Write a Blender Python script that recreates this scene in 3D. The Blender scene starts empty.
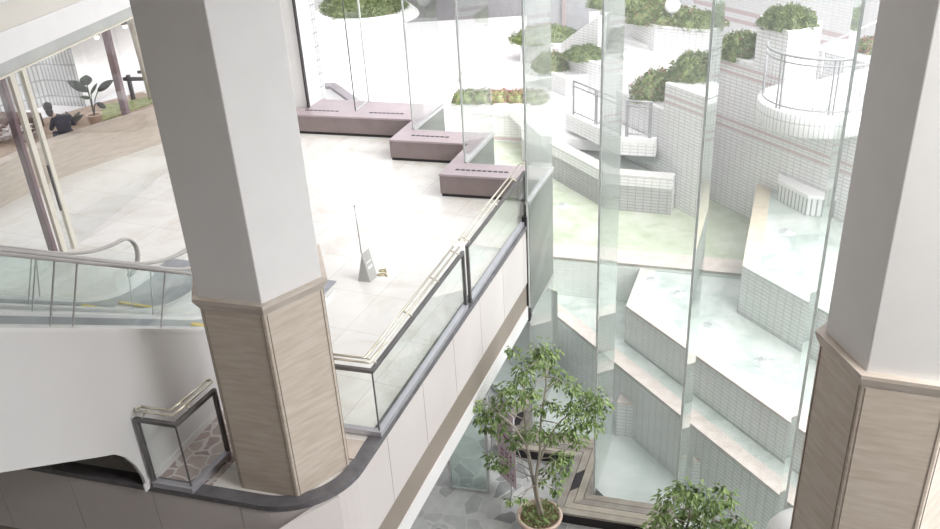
import bpy, bmesh, math, random
from mathutils import Vector, Matrix
random.seed(7)
C = bpy.context.scene.collection
sc = bpy.context.scene

# ------------------------------------------------------------------ camera
F = 880.0; H = 7.3
PITCH, ROLL = math.radians(28.154), math.radians(-3.3674)
cp, sp, cr, sr = math.cos(PITCH), math.sin(PITCH), math.cos(ROLL), math.sin(ROLL)
FW = Vector((0, cp, -sp)); UP0 = Vector((0, sp, cp)); RT0 = Vector((1, 0, 0))
RT = cr*RT0 + sr*UP0; UPV = -sr*RT0 + cr*UP0
cam = bpy.data.cameras.new('camera'); cam.sensor_width = 36; cam.lens = F/940*36
cam.clip_end = 300
co = bpy.data.objects.new('camera', cam); C.objects.link(co)
M = Matrix((RT, UPV, -FW)).transposed().to_4x4(); M.translation = (0, 0, H)
co.matrix_world = M; sc.camera = co

def ray(x, y): return RT*((x-470)/F) - UPV*((y-264.5)/F) + FW
def at(x, y, z):                      # survey: picture point -> place on the level z
    d = ray(x, y); s = (z-H)/d.z; return (d.x*s, d.y*s)
def azd(a): a = math.radians(a); return (math.sin(a), math.cos(a))
def onpl(x, y, P, D):                 # survey: picture point -> (distance along, height) on an upright plane
    d = ray(x, y); n = (D[1], -D[0]); s = (P[0]*n[0]+P[1]*n[1])/(d.x*n[0]+d.y*n[1])
    return ((d.x*s-P[0])*D[0]+(d.y*s-P[1])*D[1], H+d.z*s)
def add(p, d, l): return (p[0]+d[0]*l, p[1]+d[1]*l)
def isect(p, d, q, e):
    den = d[0]*e[1]-d[1]*e[0]; t = ((q[0]-p[0])*e[1]-(q[1]-p[1])*e[0])/den
    return add(p, d, t)
U = azd(21.3); N = (U[1], -U[0]); D = azd(107.3); S = azd(153.5); SN = azd(63.5)

# ------------------------------------------------------------------ mesh building
class G:
    def __init__(s): s.v = []; s.f = []; s.uv = []; s.sm = []
    def face(s, pts, uvs=None, smooth=False):
        b = len(s.v); s.v += [tuple(p) for p in pts]; s.f.append(list(range(b, b+len(pts))))
        s.uv.append(uvs or [(p[0], p[1]) for p in pts]); s.sm.append(smooth)
    def prism(s, poly, z0, z1, top=True, bottom=True, smooth=False):
        n = len(poly); u = 0
        zf0 = z0 if callable(z0) else (lambda p: z0); zf1 = z1 if callable(z1) else (lambda p: z1)
        for i in range(n):
            a, b = poly[i], poly[(i+1) % n]; l = math.hypot(b[0]-a[0], b[1]-a[1])
            A0, B0, B1, A1 = (*a, zf0(a)), (*b, zf0(b)), (*b, zf1(b)), (*a, zf1(a))
            s.face([A0, B0, B1, A1], [(u, A0[2]), (u+l, B0[2]), (u+l, B1[2]), (u, A1[2])], smooth); u += l
        if top: s.face([(*p, zf1(p)) for p in poly])
        if bottom: s.face([(*p, zf0(p)) for p in poly][::-1])
        return s
    def bar(s, a, b, w, z0, z1, side=0):        # upright box along a-b; side -1/0/1 shifts the width to the left, centre, right
        l = math.hypot(b[0]-a[0], b[1]-a[1]) or 1; d = ((b[0]-a[0])/l, (b[1]-a[1])/l); n = (d[1], -d[0])
        o0, o1 = (-w/2+side*w/2), (w/2+side*w/2)
        return s.prism([add(a, n, o0), add(b, n, o0), add(b, n, o1), add(a, n, o1)], z0, z1)
    def box(s, c, d, l, w, z0, z1):             # centred box
        n = (d[1], -d[0])
        return s.prism([add(add(c, d, i*l/2), n, j*w/2) for i, j in ((-1, -1), (1, -1), (1, 1), (-1, 1))], z0, z1)
    def slab(s, poly, P, Dr, n, o0, o1, smooth=False):  # outline in (along, height), extruded sideways o0..o1
        def pt(q, o): return (P[0]+Dr[0]*q[0]+n[0]*o, P[1]+Dr[1]*q[0]+n[1]*o, q[1])
        m = len(poly)
        for i in range(m):
            a, b = poly[i], poly[(i+1) % m]
            s.face([pt(a, o0), pt(b, o0), pt(b, o1), pt(a, o1)], None, smooth)
        s.face([pt(q, o0) for q in poly], [q for q in poly]); s.face([pt(q, o1) for q in poly][::-1], [q for q in poly][::-1])
        return s
    def tube(s, pts, r, seg=8, r2=None, cap=True):
        pts = [Vector(p) for p in pts]; n = len(pts); rings = []
        ref = Vector((0, 0, 1))
        for i, p in enumerate(pts):
            t = (pts[min(i+1, n-1)]-pts[max(i-1, 0)]).normalized()
            if abs(t.dot(ref)) > .95: a = t.cross(Vector((1, 0, 0))).normalized()
            else: a = t.cross(ref).normalized()
            b = t.cross(a); rr = r if r2 is None else r+(r2-r)*i/(n-1)
            rings.append([p+(a*math.cos(k*2*math.pi/seg)+b*math.sin(k*2*math.pi/seg))*rr for k in range(seg)])
        for i in range(n-1):
            for k in range(seg):
                s.face([rings[i][k], rings[i][(k+1) % seg], rings[i+1][(k+1) % seg], rings[i+1][k]], None, True)
        if cap: s.face(rings[0][::-1]); s.face(rings[-1])
        return s
    def lathe(s, c, prof, seg=32, a0=0, a1=360):
        full = abs(a1-a0) >= 360; m = seg if full else seg+1
        R = [[(c[0]+r*math.cos(math.radians(a0+(a1-a0)*k/seg)), c[1]+r*math.sin(math.radians(a0+(a1-a0)*k/seg)), z) for k in range(m)] for r, z in prof]
        L = 0
        for i in range(len(prof)-1):
            dl = math.hypot(prof[i+1][0]-prof[i][0], prof[i+1][1]-prof[i][1]); rm = max(prof[i][0], prof[i+1][0])
            for k in range(seg):
                k2 = (k+1) % m if full else k+1; ua, ub = [math.radians((a1-a0)*q/seg)*rm for q in (k, k+1)]
                s.face([R[i][k], R[i][k2], R[i+1][k2], R[i+1][k]], [(ua, prof[i][1]), (ub, prof[i][1]), (ub, prof[i+1][1]), (ua, prof[i+1][1])], True)
            L += dl
        return s
    def leaf(s, p, d, l, w, up=Vector((0, 0, 1))):
        a = d.cross(up)
        a = a.normalized() if a.length > 1e-4 else Vector((1, 0, 0))
        fold = a.cross(d).normalized()*(w*.25)
        p = Vector(p); q = p+d*l; m = p+d*(l*.45)
        s.face([p, m+a*w/2+fold, q, m]); s.face([p, m, q, m-a*w/2+fold])
LOC = {}
def obj(name, g, mat, parent=None, bevel=0, weld=True, smooth=False):
    me = bpy.data.meshes.new(name)
    off = LOC.get(parent.name, Vector((0, 0, 0))) if parent else Vector((0, 0, 0))
    me.from_pydata([Vector(p)-off for p in g.v], [], g.f)
    uv = me.uv_layers.new(name='UVMap')
    k = 0
    for fi, f in enumerate(g.f):
        for j in range(len(f)): uv.data[k].uv = g.uv[fi][j]; k += 1
    for i, p in enumerate(me.polygons): p.use_smooth = g.sm[i] or smooth
    if weld:
        bm = bmesh.new(); bm.from_mesh(me); bmesh.ops.remove_doubles(bm, verts=bm.verts, dist=1e-4)
        bmesh.ops.recalc_face_normals(bm, faces=bm.faces); bm.to_mesh(me); bm.free()
    me.materials.append(mat)
    o = bpy.data.objects.new(name, me); C.objects.link(o)
    LOC[o.name] = off
    if parent: o.parent = parent
    if bevel:
        b = o.modifiers.new('bevel', 'BEVEL'); b.width = bevel; b.segments = 2; b.limit_method = 'ANGLE'
    return o
def tag(o, label=None, cat=None, group=None, kind=None):
    for k, v in (('label', label), ('category', cat), ('group', group), ('kind', kind)):
        if v: o[k] = v
    return o
def thing(name, label, cat, loc, group=None):
    o = bpy.data.objects.new(name, None); o.empty_display_size = .2; C.objects.link(o); o.location = loc
    LOC[o.name] = Vector(loc); return tag(o, label, cat, group)
def struct(name, g, mat, label=None, parent=None, bevel=0):
    return tag(obj(name, g, mat, parent, bevel), label, None, None, None if parent else 'structure')

# ------------------------------------------------------------------ materials
def mat(name, col=(.8, .8, .8), rough=.5, metal=0, spec=.5):
    m = bpy.data.materials.new(name); m.use_nodes = True
    b = m.node_tree.nodes['Principled BSDF']
    b.inputs['Base Color'].default_value = (*col, 1); b.inputs['Roughness'].default_value = rough
    b.inputs['Metallic'].default_value = metal; b.inputs['Specular IOR Level'].default_value = spec
    return m
class NT:
    def __init__(s, m): s.m = m; s.t = m.node_tree; s.b = s.t.nodes['Principled BSDF']
    def n(s, ty, **kw):
        x = s.t.nodes.new(ty)
        for k, v in kw.items():
            if k in x.inputs: x.inputs[k].default_value = v
            else: setattr(x, k, v)
        return x
    def l(s, a, b): s.t.links.new(a, b)
    def ramp(s, src, stops):
        r = s.n('ShaderNodeValToRGB'); e = r.color_ramp.elements
        while len(e) < len(stops): e.new(.5)
        for i, (p, c) in enumerate(stops): e[i].position = p; e[i].color = (*c, 1)
        s.l(src, r.inputs[0]); return r.outputs[0]
    def mix(s, fac, a, b, mode='MIX'):
        x = s.n('ShaderNodeMixRGB', blend_type=mode)
        for i, v in enumerate((fac, a, b)):
            if hasattr(v, 'links'): s.l(v, x.inputs[i])
            elif i == 0: x.inputs[0].default_value = v
            else: x.inputs[i].default_value = (*v, 1)
        return x.outputs[0]
    def bump(s, src, st, dist=.02):
        b = s.n('ShaderNodeBump'); b.inputs['Strength'].default_value = st; b.inputs['Distance'].default_value = dist
        s.l(src, b.inputs['Height']); s.l(b.outputs[0], s.b.inputs['Normal'])
def noisy(name, c1, c2, scale, rough=.5, stretch=(1, 1, 1), bump=0, detail=4, metal=0, lo=.35, hi=.65, spec=.5):
    m = mat(name, c1, rough, metal, spec); t = NT(m)
    tc = t.n('ShaderNodeTexCoord'); mp = t.n('ShaderNodeMapping'); mp.inputs['Scale'].default_value = stretch
    t.l(tc.outputs['Object'], mp.inputs[0]); no = t.n('ShaderNodeTexNoise', Scale=scale, Detail=detail)
    t.l(mp.outputs[0], no.inputs['Vector'])
    t.l(t.ramp(no.outputs[0], [(lo, c1), (hi, c2)]), t.b.inputs['Base Color'])
    if bump: t.bump(no.outputs[0], bump)
    return m
def tile(name, c, mortar, w=.2, h=.085, stripes=(), sc_=(.62, .50, .51), ms=.008, rough=.35):
    m = mat(name, c, rough); t = NT(m); tc = t.n('ShaderNodeTexCoord')
    br = t.n('ShaderNodeTexBrick', offset=0.0, squash=1.0); br.inputs['Scale'].default_value = 1
    br.inputs['Brick Width'].default_value = w; br.inputs['Row Height'].default_value = h; br.inputs['Mortar Size'].default_value = ms
    br.inputs['Mortar Smooth'].default_value = .1; br.inputs['Bias'].default_value = 0
    br.inputs['Color1'].default_value = (*c, 1); br.inputs['Color2'].default_value = (*[x*.95 for x in c], 1); br.inputs['Mortar'].default_value = (*mortar, 1)
    t.l(tc.outputs['UV'], br.inputs['Vector']); col = br.outputs['Color']
    if stripes:
        sx = t.n('ShaderNodeSeparateXYZ'); t.l(tc.outputs['UV'], sx.inputs[0])
        for zc, hw in stripes:
            d = t.n('ShaderNodeMath', operation='COMPARE'); t.l(sx.outputs[1], d.inputs[0]); d.inputs[1].default_value = zc; d.inputs[2].default_value = hw
            col = t.mix(d.outputs[0], col, sc_)
    t.l(col, t.b.inputs['Base Color']); return m
def glass(name, tint=(.93, .965, .95), f0=.05, haze=0.0, gain=1.0):
    m = mat(name); t = NT(m); out = t.t.nodes['Material Output']
    geo = t.n('ShaderNodeNewGeometry'); dp = t.n('ShaderNodeVectorMath', operation='DOT_PRODUCT')
    t.l(geo.outputs['Normal'], dp.inputs[0]); t.l(geo.outputs['Incoming'], dp.inputs[1])
    ab = t.n('ShaderNodeMath', operation='ABSOLUTE'); t.l(dp.outputs['Value'], ab.inputs[0])
    om = t.n('ShaderNodeMath', operation='SUBTRACT'); om.inputs[0].default_value = 1; t.l(ab.outputs[0], om.inputs[1])
    pw = t.n('ShaderNodeMath', operation='POWER'); t.l(om.outputs[0], pw.inputs[0]); pw.inputs[1].default_value = 5
    ma = t.n('ShaderNodeMath', operation='MULTIPLY_ADD', use_clamp=True); t.l(pw.outputs[0], ma.inputs[0]); ma.inputs[1].default_value = (1-f0)*gain; ma.inputs[2].default_value = f0
    tr = t.n('ShaderNodeBsdfTransparent'); tr.inputs[0].default_value = (*tint, 1)
    gl = t.n('ShaderNodeBsdfAnisotropic') if False else t.n('ShaderNodeBsdfGlossy'); gl.inputs['Roughness'].default_value = 0.02; gl.inputs['Color'].default_value = (.95, 1, .98, 1)
    mx = t.n('ShaderNodeMixShader'); t.l(ma.outputs[0], mx.inputs[0]); t.l(tr.outputs[0], mx.inputs[1]); t.l(gl.outputs[0], mx.inputs[2])
    res = mx.outputs[0]
    if haze:
        df = t.n('ShaderNodeBsdfDiffuse'); df.inputs[0].default_value = (.85, .9, .88, 1)
        tl = t.n('ShaderNodeBsdfTranslucent'); tl.inputs[0].default_value = (.85, .9, .88, 1)
        ad = t.n('ShaderNodeMixShader'); ad.inputs[0].default_value = .5; t.l(df.outputs[0], ad.inputs[1]); t.l(tl.outputs[0], ad.inputs[2])
        m2 = t.n('ShaderNodeMixShader'); m2.inputs[0].default_value = haze; t.l(res, m2.inputs[1]); t.l(ad.outputs[0], m2.inputs[2]); res = m2.outputs[0]
    t.l(res, out.inputs[0]); return m
def crazy(name, c1, c2, grout, scale, rough=.35, gw=.05):
    m = mat(name, c1, rough); t = NT(m); tc = t.n('ShaderNodeTexCoord')
    no = t.n('ShaderNodeTexNoise', Scale=scale*.8, Detail=2); t.l(tc.outputs['Object'], no.inputs['Vector'])
    wv = t.mix(.12, tc.outputs['Object'], no.outputs['Color'])
    vo = t.n('ShaderNodeTexVoronoi', Scale=scale); t.l(wv, vo.inputs['Vector'])
    ve = t.n('ShaderNodeTexVoronoi', feature='DISTANCE_TO_EDGE', Scale=scale); t.l(wv, ve.inputs['Vector'])
    sx = t.n('ShaderNodeSeparateColor'); t.l(vo.outputs['Color'], sx.inputs[0])
    cell = t.ramp(sx.outputs[0], [(.1, c1), (.9, c2)])
    n2 = t.n('ShaderNodeTexNoise', Scale=6, Detail=5); t.l(tc.outputs['Object'], n2.inputs['Vector'])
    cell = t.mix(.35, cell, t.ramp(n2.outputs[0], [(.3, (.25, .25, .25)), (.7, (.75, .75, .75))]), 'SOFT_LIGHT')
    e = t.n('ShaderNodeMath', operation='LESS_THAN'); t.l(ve.outputs['Distance'], e.inputs[0]); e.inputs[1].default_value = gw
    t.l(t.mix(e.outputs[0], cell, grout), t.b.inputs['Base Color']); return m
def marble(name):
    m = mat(name, (.85, .84, .82), .18); t = NT(m); tc = t.n('ShaderNodeTexCoord'); mp = t.n('ShaderNodeMapping')
    mp.inputs['Rotation'].default_value = (0, 0, math.radians(24)); t.l(tc.outputs['Object'], mp.inputs[0])
    no = t.n('ShaderNodeTexNoise', Scale=.9, Detail=9, Roughness=.65, Distortion=1.5); t.l(tc.outputs['Object'], no.inputs['Vector'])
    base = t.ramp(no.outputs[0], [(.34, (.82, .79, .75)), (.47, (.90, .89, .87)), (.55, (.93, .925, .915)), (.7, (.89, .87, .845))])
    br = t.n('ShaderNodeTexBrick', offset=0.0); t.l(mp.outputs[0], br.inputs['Vector'])
    for k, v in (('Scale', 1), ('Brick Width', 1.1), ('Row Height', 1.1), ('Mortar Size', .007), ('Mortar Smooth', 0)): br.inputs[k].default_value = v
    br.inputs['Color1'].default_value = (.93, .92, .91, 1); br.inputs['Color2'].default_value = (1, 1, 1, 1); br.inputs['Mortar'].default_value = (.80, .78, .76, 1)
    t.l(t.mix(1, base, br.outputs[0], 'MULTIPLY'), t.b.inputs['Base Color']); return m
def water(name, c1, c2, c3, scale=1.3, bump=.25):
    m = mat(name, c1, .12); t = NT(m); tc = t.n('ShaderNodeTexCoord')
    no = t.n('ShaderNodeTexNoise', Scale=scale, Detail=6, Roughness=.6, Distortion=.6); t.l(tc.outputs['Object'], no.inputs['Vector'])
    t.l(t.ramp(no.outputs[0], [(.32, c1), (.5, c2), (.66, c3)]), t.b.inputs['Base Color'])
    n2 = t.n('ShaderNodeTexNoise', Scale=3.5, Detail=3); t.l(tc.outputs['Object'], n2.inputs['Vector']); t.bump(n2.outputs[0], bump, .05); return m
def foliage(name, c1, c2, c3):
    m = mat(name, c1, .45); t = NT(m); tc = t.n('ShaderNodeTexCoord')
    no = t.n('ShaderNodeTexNoise', Scale=7, Detail=3); t.l(tc.outputs['Object'], no.inputs['Vector'])
    t.l(t.ramp(no.outputs[0], [(.33, c1), (.5, c2), (.68, c3)]), t.b.inputs['Base Color'])
    t.b.inputs['Subsurface Weight'].default_value = 0; return m

MARBLE = marble('white marble floor')
TRAV = noisy('travertine', (.57, .485, .405), (.72, .65, .575), 2.2, .45, (1.3, 1.3, 9), .03, 12, lo=.25, hi=.75)
TRAVW = noisy('pale travertine', (.60, .525, .46), (.70, .63, .575), 2.2, .5, (1.3, 1.3, 9), .03, 12)
WHITE = noisy('white paint', (.86, .855, .86), (.88, .875, .88), 3, .6)
PANELW = noisy('white metal cladding', (.76, .755, .76), (.79, .785, .79), .8, .35)
CREAM = noisy('cream fascia panel', (.72, .67, .665), (.755, .71, .70), .7, .45)
BACK = mat('dark joint', (.38, .35, .34), .8)
BROWNB = noisy('brown band', (.31, .265, .225), (.35, .30, .26), 1, .5)
KERB = noisy('dark grey stone kerb', (.13, .125, .14), (.18, .175, .19), 5, .35)
DMET = noisy('dark grey metal', (.14, .135, .14), (.18, .175, .18), 4, .35, metal=.3)
RAIL = noisy('base rail grey', (.50, .50, .55), (.56, .56, .61), 4, .3, metal=.4)
GOLD = noisy('pale brass tube', (.74, .70, .58), (.80, .76, .66), 3, .22, metal=.55)
STEEL = noisy('brushed steel', (.60, .60, .61), (.68, .68, .69), 6, .3, metal=.7)
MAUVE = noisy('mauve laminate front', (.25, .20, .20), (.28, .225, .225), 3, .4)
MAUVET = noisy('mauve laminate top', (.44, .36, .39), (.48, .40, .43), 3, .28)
BLACK = mat('black', (.03, .025, .03), .5)
TILEW = tile('white wall tile', (.87, .865, .875), (.50, .48, .50))
TILEST = tile('white wall tile with pink bands', (.87, .865, .875), (.50, .48, .50), stripes=((.42, .035), (.22, .035), (1.62, .03), (1.48, .03)))
TILEUP = tile('white wall tile upper bands', (.86, .855, .86), (.68, .66, .68), stripes=((3.05, .06), (2.8, .06)))
TILEG = tile('pool wall tile', (.72, .75, .74), (.44, .46, .46), ms=.008)
TILEWET = tile('wet pale tile', (.74, .78, .75), (.62, .66, .64))
TILEGR = tile('grey wall tile', (.62, .62, .63), (.33, .33, .33), w=.11, h=.42, ms=.02)
PAVE = tile('pale plaza paving', (.84, .83, .84), (.74, .73, .75), w=.6, h=.6, ms=.01, rough=.6)
PAVE_SHADE = tile('far paving with shade colour', (.24, .235, .25), (.19, .185, .20), w=.5, h=.5, ms=.02, rough=.8)  # dark grey stands in for shade on the far paving
GLASS = glass('clear glass', (.98, .986, .983), .04)
FGLASS = glass('facade glass', (.977, .984, .98), .045, .09)
GLASSB = glass('balustrade glass', (.968, .98, .976), .045)
HAZEG = glass('hazy glass', (.86, .92, .90), .06, .10)
SPAN = noisy('grey green spandrel', (.13, .15, .135), (.18, .195, .18), .6, .35, spec=.25)
POOLR = water('pool water', (.40, .48, .45), (.57, .63, .60), (.72, .75, .73))
POOLP = water('shallow green pool', (.45, .51, .37), (.57, .62, .49), (.66, .69, .60), 1.6, .1)
POOLB = water('basin water', (.60, .68, .65), (.70, .76, .74), (.80, .84, .83), .7, .3)
COPE = noisy('pinkish stone coping', (.62, .54, .50), (.72, .66, .62), 5, .6)
TANC = noisy('tan coping', (.66, .57, .44), (.74, .66, .54), 5, .6)
GREYF = crazy('grey crazy paving', (.30, .31, .31), (.58, .59, .58), (.60, .61, .60), 2.7, .28, .016)
REDF = crazy('red brown crazy paving', (.40, .31, .295), (.56, .47, .45), (.72, .68, .66), 5.2, .3, .06)
WOODS = [noisy('weathered plank %d' % i, a, b, 3, .7, (1, 1, 1), .1) for i, (a, b) in enumerate((((.34, .30, .26), (.44, .40, .35)), ((.28, .25, .23), (.37, .34, .31)), ((.40, .36, .30), (.48, .43, .37))))]
LEAF = foliage('ficus leaf', (.10, .17, .05), (.21, .31, .10), (.42, .52, .24))
SHRUB = foliage('shrub leaf', (.075, .115, .04), (.17, .225, .08), (.33, .38, .16))
HEDGE = foliage('hedge leaf', (.09, .13, .06), (.18, .23, .10), (.32, .35, .19))
FLOW = foliage('pink flower', (.55, .12, .20), (.72, .30, .36), (.80, .48, .50))
DLEAF = foliage('dark leaf', (.012, .02, .012), (.022, .03, .018), (.04, .05, .03))
BARK = noisy('pale bark', (.36, .31, .26), (.50, .46, .40), 12, .8, (1, 1, .3))
SOIL = noisy('soil', (.16, .11, .07), (.26, .19, .12), 25, .9, bump=.4)
TERRA = noisy('pale terracotta', (.66, .50, .41), (.74, .60, .51), 5, .7)
GRASS = noisy('lawn', (.22, .25, .10), (.36, .38, .20), 8, .9, bump=.3)
PLUM = noisy('plum painted steel', (.20, .13, .15), (.24, .16, .18), 3, .5)
CREAMM = noisy('cream frame', (.72, .69, .60), (.78, .75, .67), 3, .4)

# ------------------------------------------------------------------ glass front positions
A = {0: (-1.137, 19.56), 1: (.02, 17.26), 2: (1.134, 15.05), 3: (2.158, 12.996), 4: (3.177, 10.952), 5: (4.143, 9.014)}
for i in range(6, 10): A[i] = (A[5][0]+.98*(i-5), A[5][1]-1.965*(i-5))
AM = at(355.5, 111, .5); BM = at(369, 100.4, .5)
B = {i: isect(A[i], U, A[i-1], D) for i in range(1, 10)}
B[0] = at(443, 104, .5); LEFT = at(306, 97.6, .5)
FL = -5.2; DK = -4.9; TOP = 9.5

# ------------------------------------------------------------------ mezzanine
kp = [(39, 468), (200, 495.5), (242, 502.5)]
e0 = (-2.90, 7.985)
K = [add(e0, (-D[0], -D[1]), 11.0), e0]
ctr = None
# rounded corner between the near edge (D) and the right edge (U)
eR = (-.97, 9.81)
cx = isect(e0, D, eR, U); r = .95
ta = r*math.tan(math.radians((107.3-21.3)/2)); s0 = add(cx, D, -ta); nrm = (-D[1], D[0]) if False else azd(17.3)
cen = add(s0, nrm, r)
for k in range(0, 13):
    a = 197.3+(111.3-197.3)*k/12
    K.append(add(cen, azd(a), r))
K.append(add(eR, U, .2)); K.append((1.10, 15.02))
K = [K[0], K[1]] + K[2:]
far = [A[2], B[2], A[1], B[1], A[0], B[0], BM, LEFT, (-6.2, 23.4), (-12, 24.5), (-16, 21), (-14.5, 11.6)]
def inset(pts, w):
    out = []
    for i, p in enumerate(pts):
        a = pts[max(i-1, 0)]; b = pts[min(i+1, len(pts)-1)]; l = math.hypot(b[0]-a[0], b[1]-a[1]); out.append(add(p, (-(b[1]-a[1])/l, (b[0]-a[0])/l), w))
    return out
g = G().prism(inset(K, .03)+far, -.08, -.001)
struct('ceiling_lower', G().prism(inset(K, .36)+far, -2.0, -1.8), WHITE)
struct('floor_mezzanine', g, MARBLE, 'white marble floor of the mezzanine')
def ring(pts, w0, w1, z0, z1, g=None):           # band following the open line pts, offset to the left by w0..w1
    g = g or G(); L = []
    for i, p in enumerate(pts):
        a = pts[max(i-1, 0)]; b = pts[min(i+1, len(pts)-1)]
        l = math.hypot(b[0]-a[0], b[1]-a[1]); q = (-(b[1]-a[1])/l, (b[0]-a[0])/l)
        if 0 < i < len(pts)-1:
            e = (pts[i][0]-a[0], pts[i][1]-a[1]); f = (b[0]-pts[i][0], b[1]-pts[i][1]); le, lf_ = math.hypot(*e), math.hypot(*f)
            if le > 1e-6 and lf_ > 1e-6:
                n1 = (-e[1]/le, e[0]/le); n2 = (-f[1]/lf_, f[0]/lf_); q = (n1[0]+n2[0], n1[1]+n2[1]); lq = q[0]**2+q[1]**2; q = (q[0]*2/lq, q[1]*2/lq)
        L.append(q)
    u = 0
    def P(i, w, z): return (pts[i][0]+L[i][0]*w, pts[i][1]+L[i][1]*w, z)
    for i in range(len(pts)-1):
        l = math.hypot(pts[i+1][0]-pts[i][0], pts[i+1][1]-pts[i][1]); uv = [(u, z0), (u+l, z0), (u+l, z1), (u, z1)]; u += l
        q = [P(i, w0, z0), P(i+1, w0, z0), P(i+1, w0, z1), P(i, w0, z1)]; q2 = [P(i, w1, z0), P(i+1, w1, z0), P(i+1, w1, z1), P(i, w1, z1)]
        g.face(q, uv); g.face(q2[::-1], uv[::-1]); g.face([q[3], q[2], q2[2], q2[3]]); g.face([q[1], q[0], q2[0], q2[1]])
    g.face([P(0, w0, z0), P(0, w0, z1), P(0, w1, z1), P(0, w1, z0)]); n = len(pts)-1
    g.face([P(n, w0, z0), P(n, w1, z0), P(n, w1, z1), P(n, w0, z1)])
    return g
struct('trim_1', ring(K, -.02, .17, -.06, .025), KERB, 'dark grey stone kerb along the mezzanine edge', bevel=.008)
# fascia: panels with open joints, brown band, white bottom band
def walk(pts, step):
    out = [pts[0]]; acc = 0
    for a, b in zip(pts, pts[1:]):
        l = math.hypot(b[0]-a[0], b[1]-a[1]); d = ((b[0]-a[0])/l, (b[1]-a[1])/l); t = 0
        while l-t > step-acc: t += step-acc; acc = 0; out.append(('j', add(a, d, t)))
        acc += l-t; out.append(b)
    return out
fas = G(); seg = []
wk = walk(K, 1.22)
for q in wk:
    if isinstance(q[0], str):
        seg.append(q[1])
        d = (seg[-1][0]-seg[-2][0], seg[-1][1]-seg[-2][1]); l = math.hypot(*d)
        seg[-1] = add(q[1], (d[0]/l, d[1]/l), -.006)
        ring(seg, 0, .05, -1.22, -.06, fas); seg = [add(q[1], (d[0]/l, d[1]/l), .006)]
    else: seg.append(q)
ring(seg, 0, .05, -1.22, -.06, fas)
struct('trim_2', fas, CREAM, 'cream fascia panels under the mezzanine kerb')
struct('trim_3', ring(K, .02, .06, -1.22, -.06), BACK)
struct('trim_4', ring(K, .02, .4, -1.75, -1.235), BROWNB, 'brown band under the cream fascia')
struct('trim_5', ring(K, -.01, .4, -2.05, -1.75), WHITE, 'white bottom edge of the mezzanine slab')

# lower floor, ceiling, far walls
struct('floor_lower', G().prism([(-16, -8), (12, -8), (9.2, -1), (2.7, 12.9), (1.2, 17), (-3, 21), (-16, 21)], FL-.3, FL), GREYF, 'grey crazy paving of the lower floor')
DIM = noisy('taupe wall', (.33, .28, .23), (.37, .32, .27), 1, .7)
struct('ceiling', G().prism([(-16, -8), (12, -8), (8.8, -1), (4.2, 9.3), (-1.3, 20.2), (-3, 21.5), (-6.6, 22), (-7.9, 12), (-16, 12)], TOP, TOP+.4), DIM)
struct('wall_back', G().bar((-16, -8), (12, -8), .3, FL, TOP), DIM)
struct('wall_left', G().bar((-16, -8), (-16, 12), .3, FL, TOP), DIM)
struct('wall_right', G().bar((12, -8), (A[9][0]+.1, A[9][1]-.1), .3, FL, TOP), DIM)

# ------------------------------------------------------------------ glass front
nw = [0]
JOINT = noisy('pale silicone', (.88, .91, .90), (.92, .94, .93), 4, .3)
DJOINT = mat('dark silicone', (.12, .12, .12), .4)
def pane(a, b, z0, z1, m=GLASS, joint=1):
    nw[0] += 1
    o = struct('window_%d' % nw[0], G().bar(a, b, .02, z0, z1), m)
    if joint: obj('joint', G().box(a, U, .036 if joint == 1 else .022, .034 if joint == 1 else .022, z0, z1), JOINT if joint == 1 else joint, o)
    return o
E_ = .012
for i in range(-1, 9):
    a = AM if i < 0 else A[i]; b = BM if i < 0 else B[i]; b2 = B[i+1]
    if i < 0: pane(a, b, .5, TOP, GLASS, DJOINT); pane(b, b2, .5, TOP); pane(LEFT, b, .5, TOP, GLASS, None)
    elif i <= 1:
        pane(a, b, .5, TOP); pane(a, b2, .5, TOP)
        if i >= 0: pane(a, b, FL, -2.05); pane(a, b2, FL, -2.05)
    elif i == 2:
        pane(a, b, .5, TOP, FGLASS); pane(a, b, DK, -2.0, FGLASS); pane(a, b2, DK, TOP, FGLASS)
    else:
        pane(a, b, DK, TOP, FGLASS); pane(a, b2, DK, TOP, FGLASS)
# spandrels below the sills
sp_ = G(); sill = G()
for i in (0, 1, 2):
    sp_.bar(add(A[i], U, .03), add(B[i], U, -.03), .05, -1.95, .44)
    sill.bar(A[i], B[i], .09, .44, .5)
for i in (0, 1): sp_.bar(add(A[i], D, .05), add(B[i+1], D, -.05), .05, -1.95, .44)
sp_.bar(LEFT, add(B[0], D, -.05), .05, -1.95, .44); sill.bar(AM, BM, .05, .485, .512)
struct('wall_spandrel', sp_, SPAN)
struct('trim_6', sill, STEEL, 'pale metal sill under the glass fins')
struct('trim_7', G().bar(add(A[2], U, .05), B[2], .07, -2.05, -1.95), STEEL)
mu = G().box(add(A[2], D, -.03), U, .06, .05, -2.0, .12); mu.box(add(A[2], D, -.05), U, .1, .09, -.25, .2)
mu.lathe(add(A[2], D, -.03), [(.0, -2.12), (.05, -2.1), (.06, -2.0), (.06, -1.8), (0, -1.79)], 12)
struct('trim_8', mu, BLACK, 'dark upright where the balustrade meets the glass')

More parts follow.
